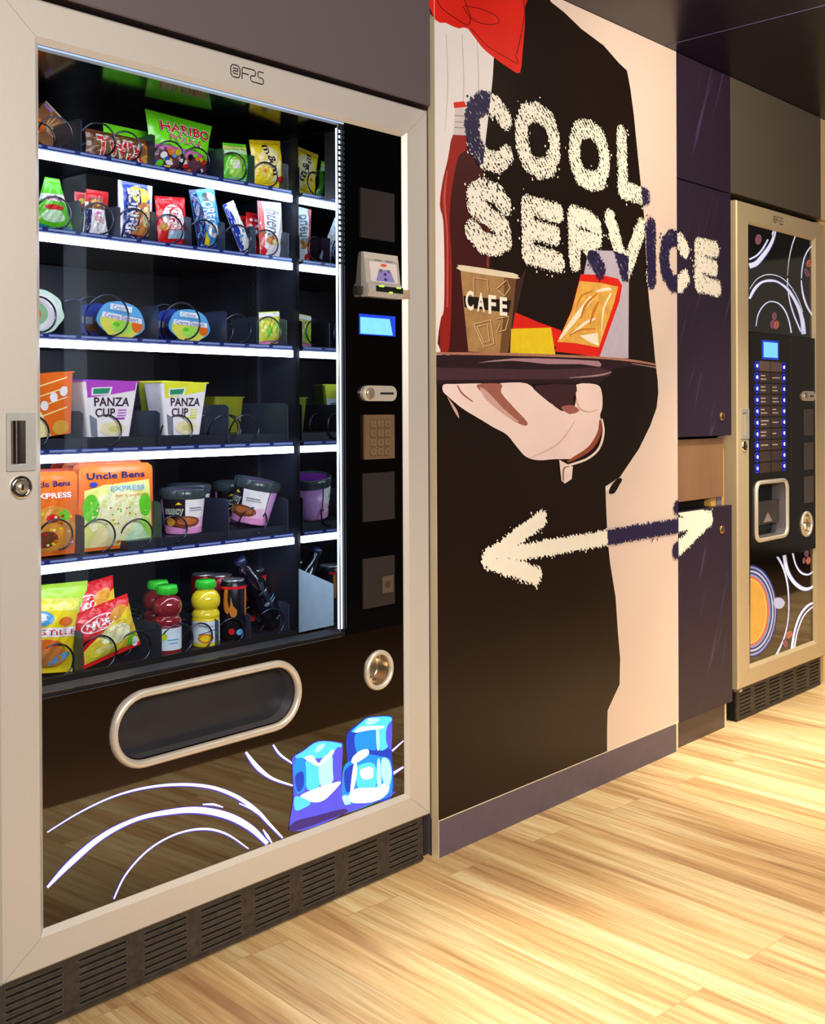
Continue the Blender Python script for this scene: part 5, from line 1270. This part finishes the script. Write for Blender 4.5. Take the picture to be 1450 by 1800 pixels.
def bottle(label, u, y, juice, cap, lab, front=True):
    t = thing('juice_bottle', label, 'bottle'); x = W(u, 1140, y)[0]; r = .0285
    P = [(.0005, .0), (r * .9, .0), (r, .004), (r, .062), (r * .97, .064), (r * 1.02, .074), (r * .92, .082), (r * .84, .086), (r * 1.0, .094), (r * 1.06, .106), (r * .98, .118), (r * .74, .128), (r * .56, .132), (r * .54, .138), (.0005, .138)]
    P2 = catmull(P, 3)
    m = MB(); m.lathe([(max(p[0], .0004), p[1]) for p in P2], mat('juice_' + lab, juice, .08, spec=.7, coat=.6, var=.04), 36); m.build('bottle_body', t)
    c = MB(); mc = mat('green_cap', (50, 190, 50), .35); c.lathe([(r * .66, .134), (r * .72, .136), (r * .73, .150), (r * .68, .154), (.0005, .1545)], mc, 36)
    for q in range(24): a_ = 2 * PI * q / 24; c.box(r * .725 * math.cos(a_) - .0006, r * .725 * math.cos(a_) + .0006, r * .725 * math.sin(a_) - .0006, r * .725 * math.sin(a_) + .0006, .137, .149, mc)
    c.build('cap', t)
    l = MB(); ll = film('label_pale', (214, 232, 240)); l.lathe([(r + .0004, .010), (r + .0004, .060)], ll, 40)
    fn = lambda a, q, off=0.0: ((r + .0006 + off) * math.cos(-PI / 2 + (a - .5) * 1.9 - .5), (r + .0006 + off) * math.sin(-PI / 2 + (a - .5) * 1.9 - .5), .010 + .050 * q)
    s = Skin(l, fn, r * 1.9, .050)
    if lab == 'orange':
        s.text('Tropicana', .5, .80, .13, MGY, .0, width=.7); s.ell(.42, .22, .30, .22, MOR); s.ell(.42, .22, .22, .15, MYL); s.line([(.15, .38), (.5, .52), (.85, .62)], MDB, .035)
    else:
        s.ell(.3, .62, .16, .16, MLG); s.ell(.3, .62, .09, .09, MYL); s.rect(.45, .9, .45, .5, MLB); s.rect(.5, .85, .3, .34, MLB)
    l.build('label', t); t.scale = (1.02, 1.02, .90)
    t.location = (x, y, TOP[5] + .0006); return t
bottle('red juice bottle with a green cap, in front of its twin', 294, .215, (134, 34, 44), 0, 'red')
bottle('red juice bottle with a green cap, half hidden behind its twin', 278, .285, (112, 34, 60), 0, 'red')
bottle('yellow orange juice bottle with a green cap, beside the black can', 362, .215, (236, 214, 40), 0, 'orange')
def can(label, u, y, dark=True):
    t = thing('drink_can', label, 'can'); x = W(u, 1120, y)[0]; r = .0270; h = .138
    m = MB(); mm = mat('can_dark' if dark else 'can_red', (26, 26, 36) if dark else (120, 16, 24), .25, .4, var=.1)
    m.lathe([(.0005, .003), (r * .78, .0), (r * .84, .002), (r, .010), (r, h - .012), (r * .86, h - .003)], mm, 40)
    fn = lambda a, q, off=0.0: ((r + .0003 + off) * math.cos(-PI / 2 + (a - .5) * 2.8 - .5), (r + .0003 + off) * math.sin(-PI / 2 + (a - .5) * 2.8 - .5), .010 + (h - .022) * q)
    s = Skin(m, fn, r * 2.8, h); mo_ = film('flame', (200, 120, 40))
    if dark:
        s.poly([(.20, .92), (.30, .94), (.29, .72), (.34, .56), (.30, .46), (.20, .52), (.17, .68)], mo_, 2); s.poly([(.38, .80), (.44, .62), (.54, .54), (.52, .42), (.40, .40), (.33, .52), (.37, .66)], mo_, 2)
        s.poly([(.8, .96), (.88, .92), (.86, .5), (.80, .4), (.78, .7)], mo_, 2); s.ell(.4, .12, .08, .06, MRD); s.ell(.62, .1, .1, .06, MLB)
        s.rect(0, 1, .94, .995, MRD)
    m.build('can_body', t)
    l = MB(); lm = mat('can_lid', (206, 210, 216), .22, .9); l.lathe([(r * .86, h - .003), (r * .90, h), (r * .86, h + .001), (r * .80, h - .004), (.0004, h - .004)], lm, 40)
    l.lathe([(r * .85, .003), (r * .80, -.0002), (.0005, .003)], lm, 30)
    l.box(-.005, .005, -.016, .006, h - .0036, h - .0024, lm, .0004); l.build('can_lid', t)
    t.scale = (1.06, 1.06, .95); t.location = (x, y, TOP[5] + .0008); return t
can('black energy drink can with orange flames and red rim', 410, .215)
can('dark red drink can behind the yellow juice bottle', 388, .290, False)
can('dark red drink can furthest back, between the red and yellow bottles', 358, .330, False)
can('dark can half hidden behind the black one with flames', 446, .300)
# dark ribbed bottle lying tilted at the right end
t = thing('cola_bottle', 'dark ribbed plastic bottle lying tilted at the right end of the bottom shelf', 'bottle')
m = MB(); r = .027; mk_ = mat('dark_cola_bottle', (12, 10, 24), .10, spec=.8, coat=.8)
P = [(.0005, 0), (r * .7, 0), (r * .95, .006), (r, .02), (r * .9, .03), (r, .04), (r, .095), (r * .93, .10), (r * .96, .11), (r * .8, .135), (r * .5, .160), (r * .40, .168), (r * .40, .178)]
n = 40; vs = []; PP = catmull(P, 4)
for q in PP:
    for k in range(n):
        a_ = 2 * PI * k / n; rr = max(q[0], .0004) * (1 + .03 * math.sin(a_ * 5) * (1 if q[1] < .03 else 0) + .018 * math.sin(a_ * 14 + q[1] * 260)); vs.append((rr * math.cos(a_), rr * math.sin(a_), q[1]))
m.add(vs, [(j * n + k, j * n + (k + 1) % n, (j + 1) * n + (k + 1) % n, (j + 1) * n + k) for j in range(len(PP) - 1) for k in range(n)], mk_, True)
m.build('bottle_body', t)
c = MB(); c.lathe([(r * .42, .176), (r * .5, .177), (r * .5, .190), (.0005, .1905)], mat('cola_cap', (24, 30, 60), .35), 30); c.build('cap', t)
l = MB(); l.lathe([(r + .0004, .050), (r + .0004, .088)], mat('cola_label', (22, 20, 36), .3), 40)
fn = lambda a, q, off=0.0: ((r + .0006 + off) * math.cos(-PI / 2 + (a - .5) * 2), (r + .0006 + off) * math.sin(-PI / 2 + (a - .5) * 2), .050 + .038 * q)
s = Skin(l, fn, r * 2, .038); s.ell(.3, .5, .12, .12, MGY); s.rect(.5, .8, .4, .5, MGY); s.rect(.5, .9, .6, .66, MLB); l.build('label', t)
t.rotation_euler = (0, -.60, 0); t.location = (W(486, 1110, .23)[0], .23, TOP[5] + .016)

# group the repeats: things of one kind on one tray
tops = [o for o in COL.objects if o.parent is None and o.get('category')]
words_ = ['top', 'second', 'third', 'fourth', 'fifth', 'bottom']
plural = {'box': 'boxes', 'biscuit packet': 'biscuit packets', 'rice pouch': 'rice pouches'}
bins = {}
for o in tops:
    if o.name.split('.')[0] in ('snack_vending_machine', 'tall_cabinet', 'purple_cabinet', 'coffee_vending_machine'): continue
    k_ = min(range(6), key=lambda q: abs(o.location.z - TOP[q]))
    bins.setdefault((o['category'], k_), []).append(o)
for (c_, k_), lst in bins.items():
    if len(lst) > 1:
        for o in lst: o['group'] = '%s on the %s shelf' % (plural.get(c_, c_ + 's'), words_[k_])
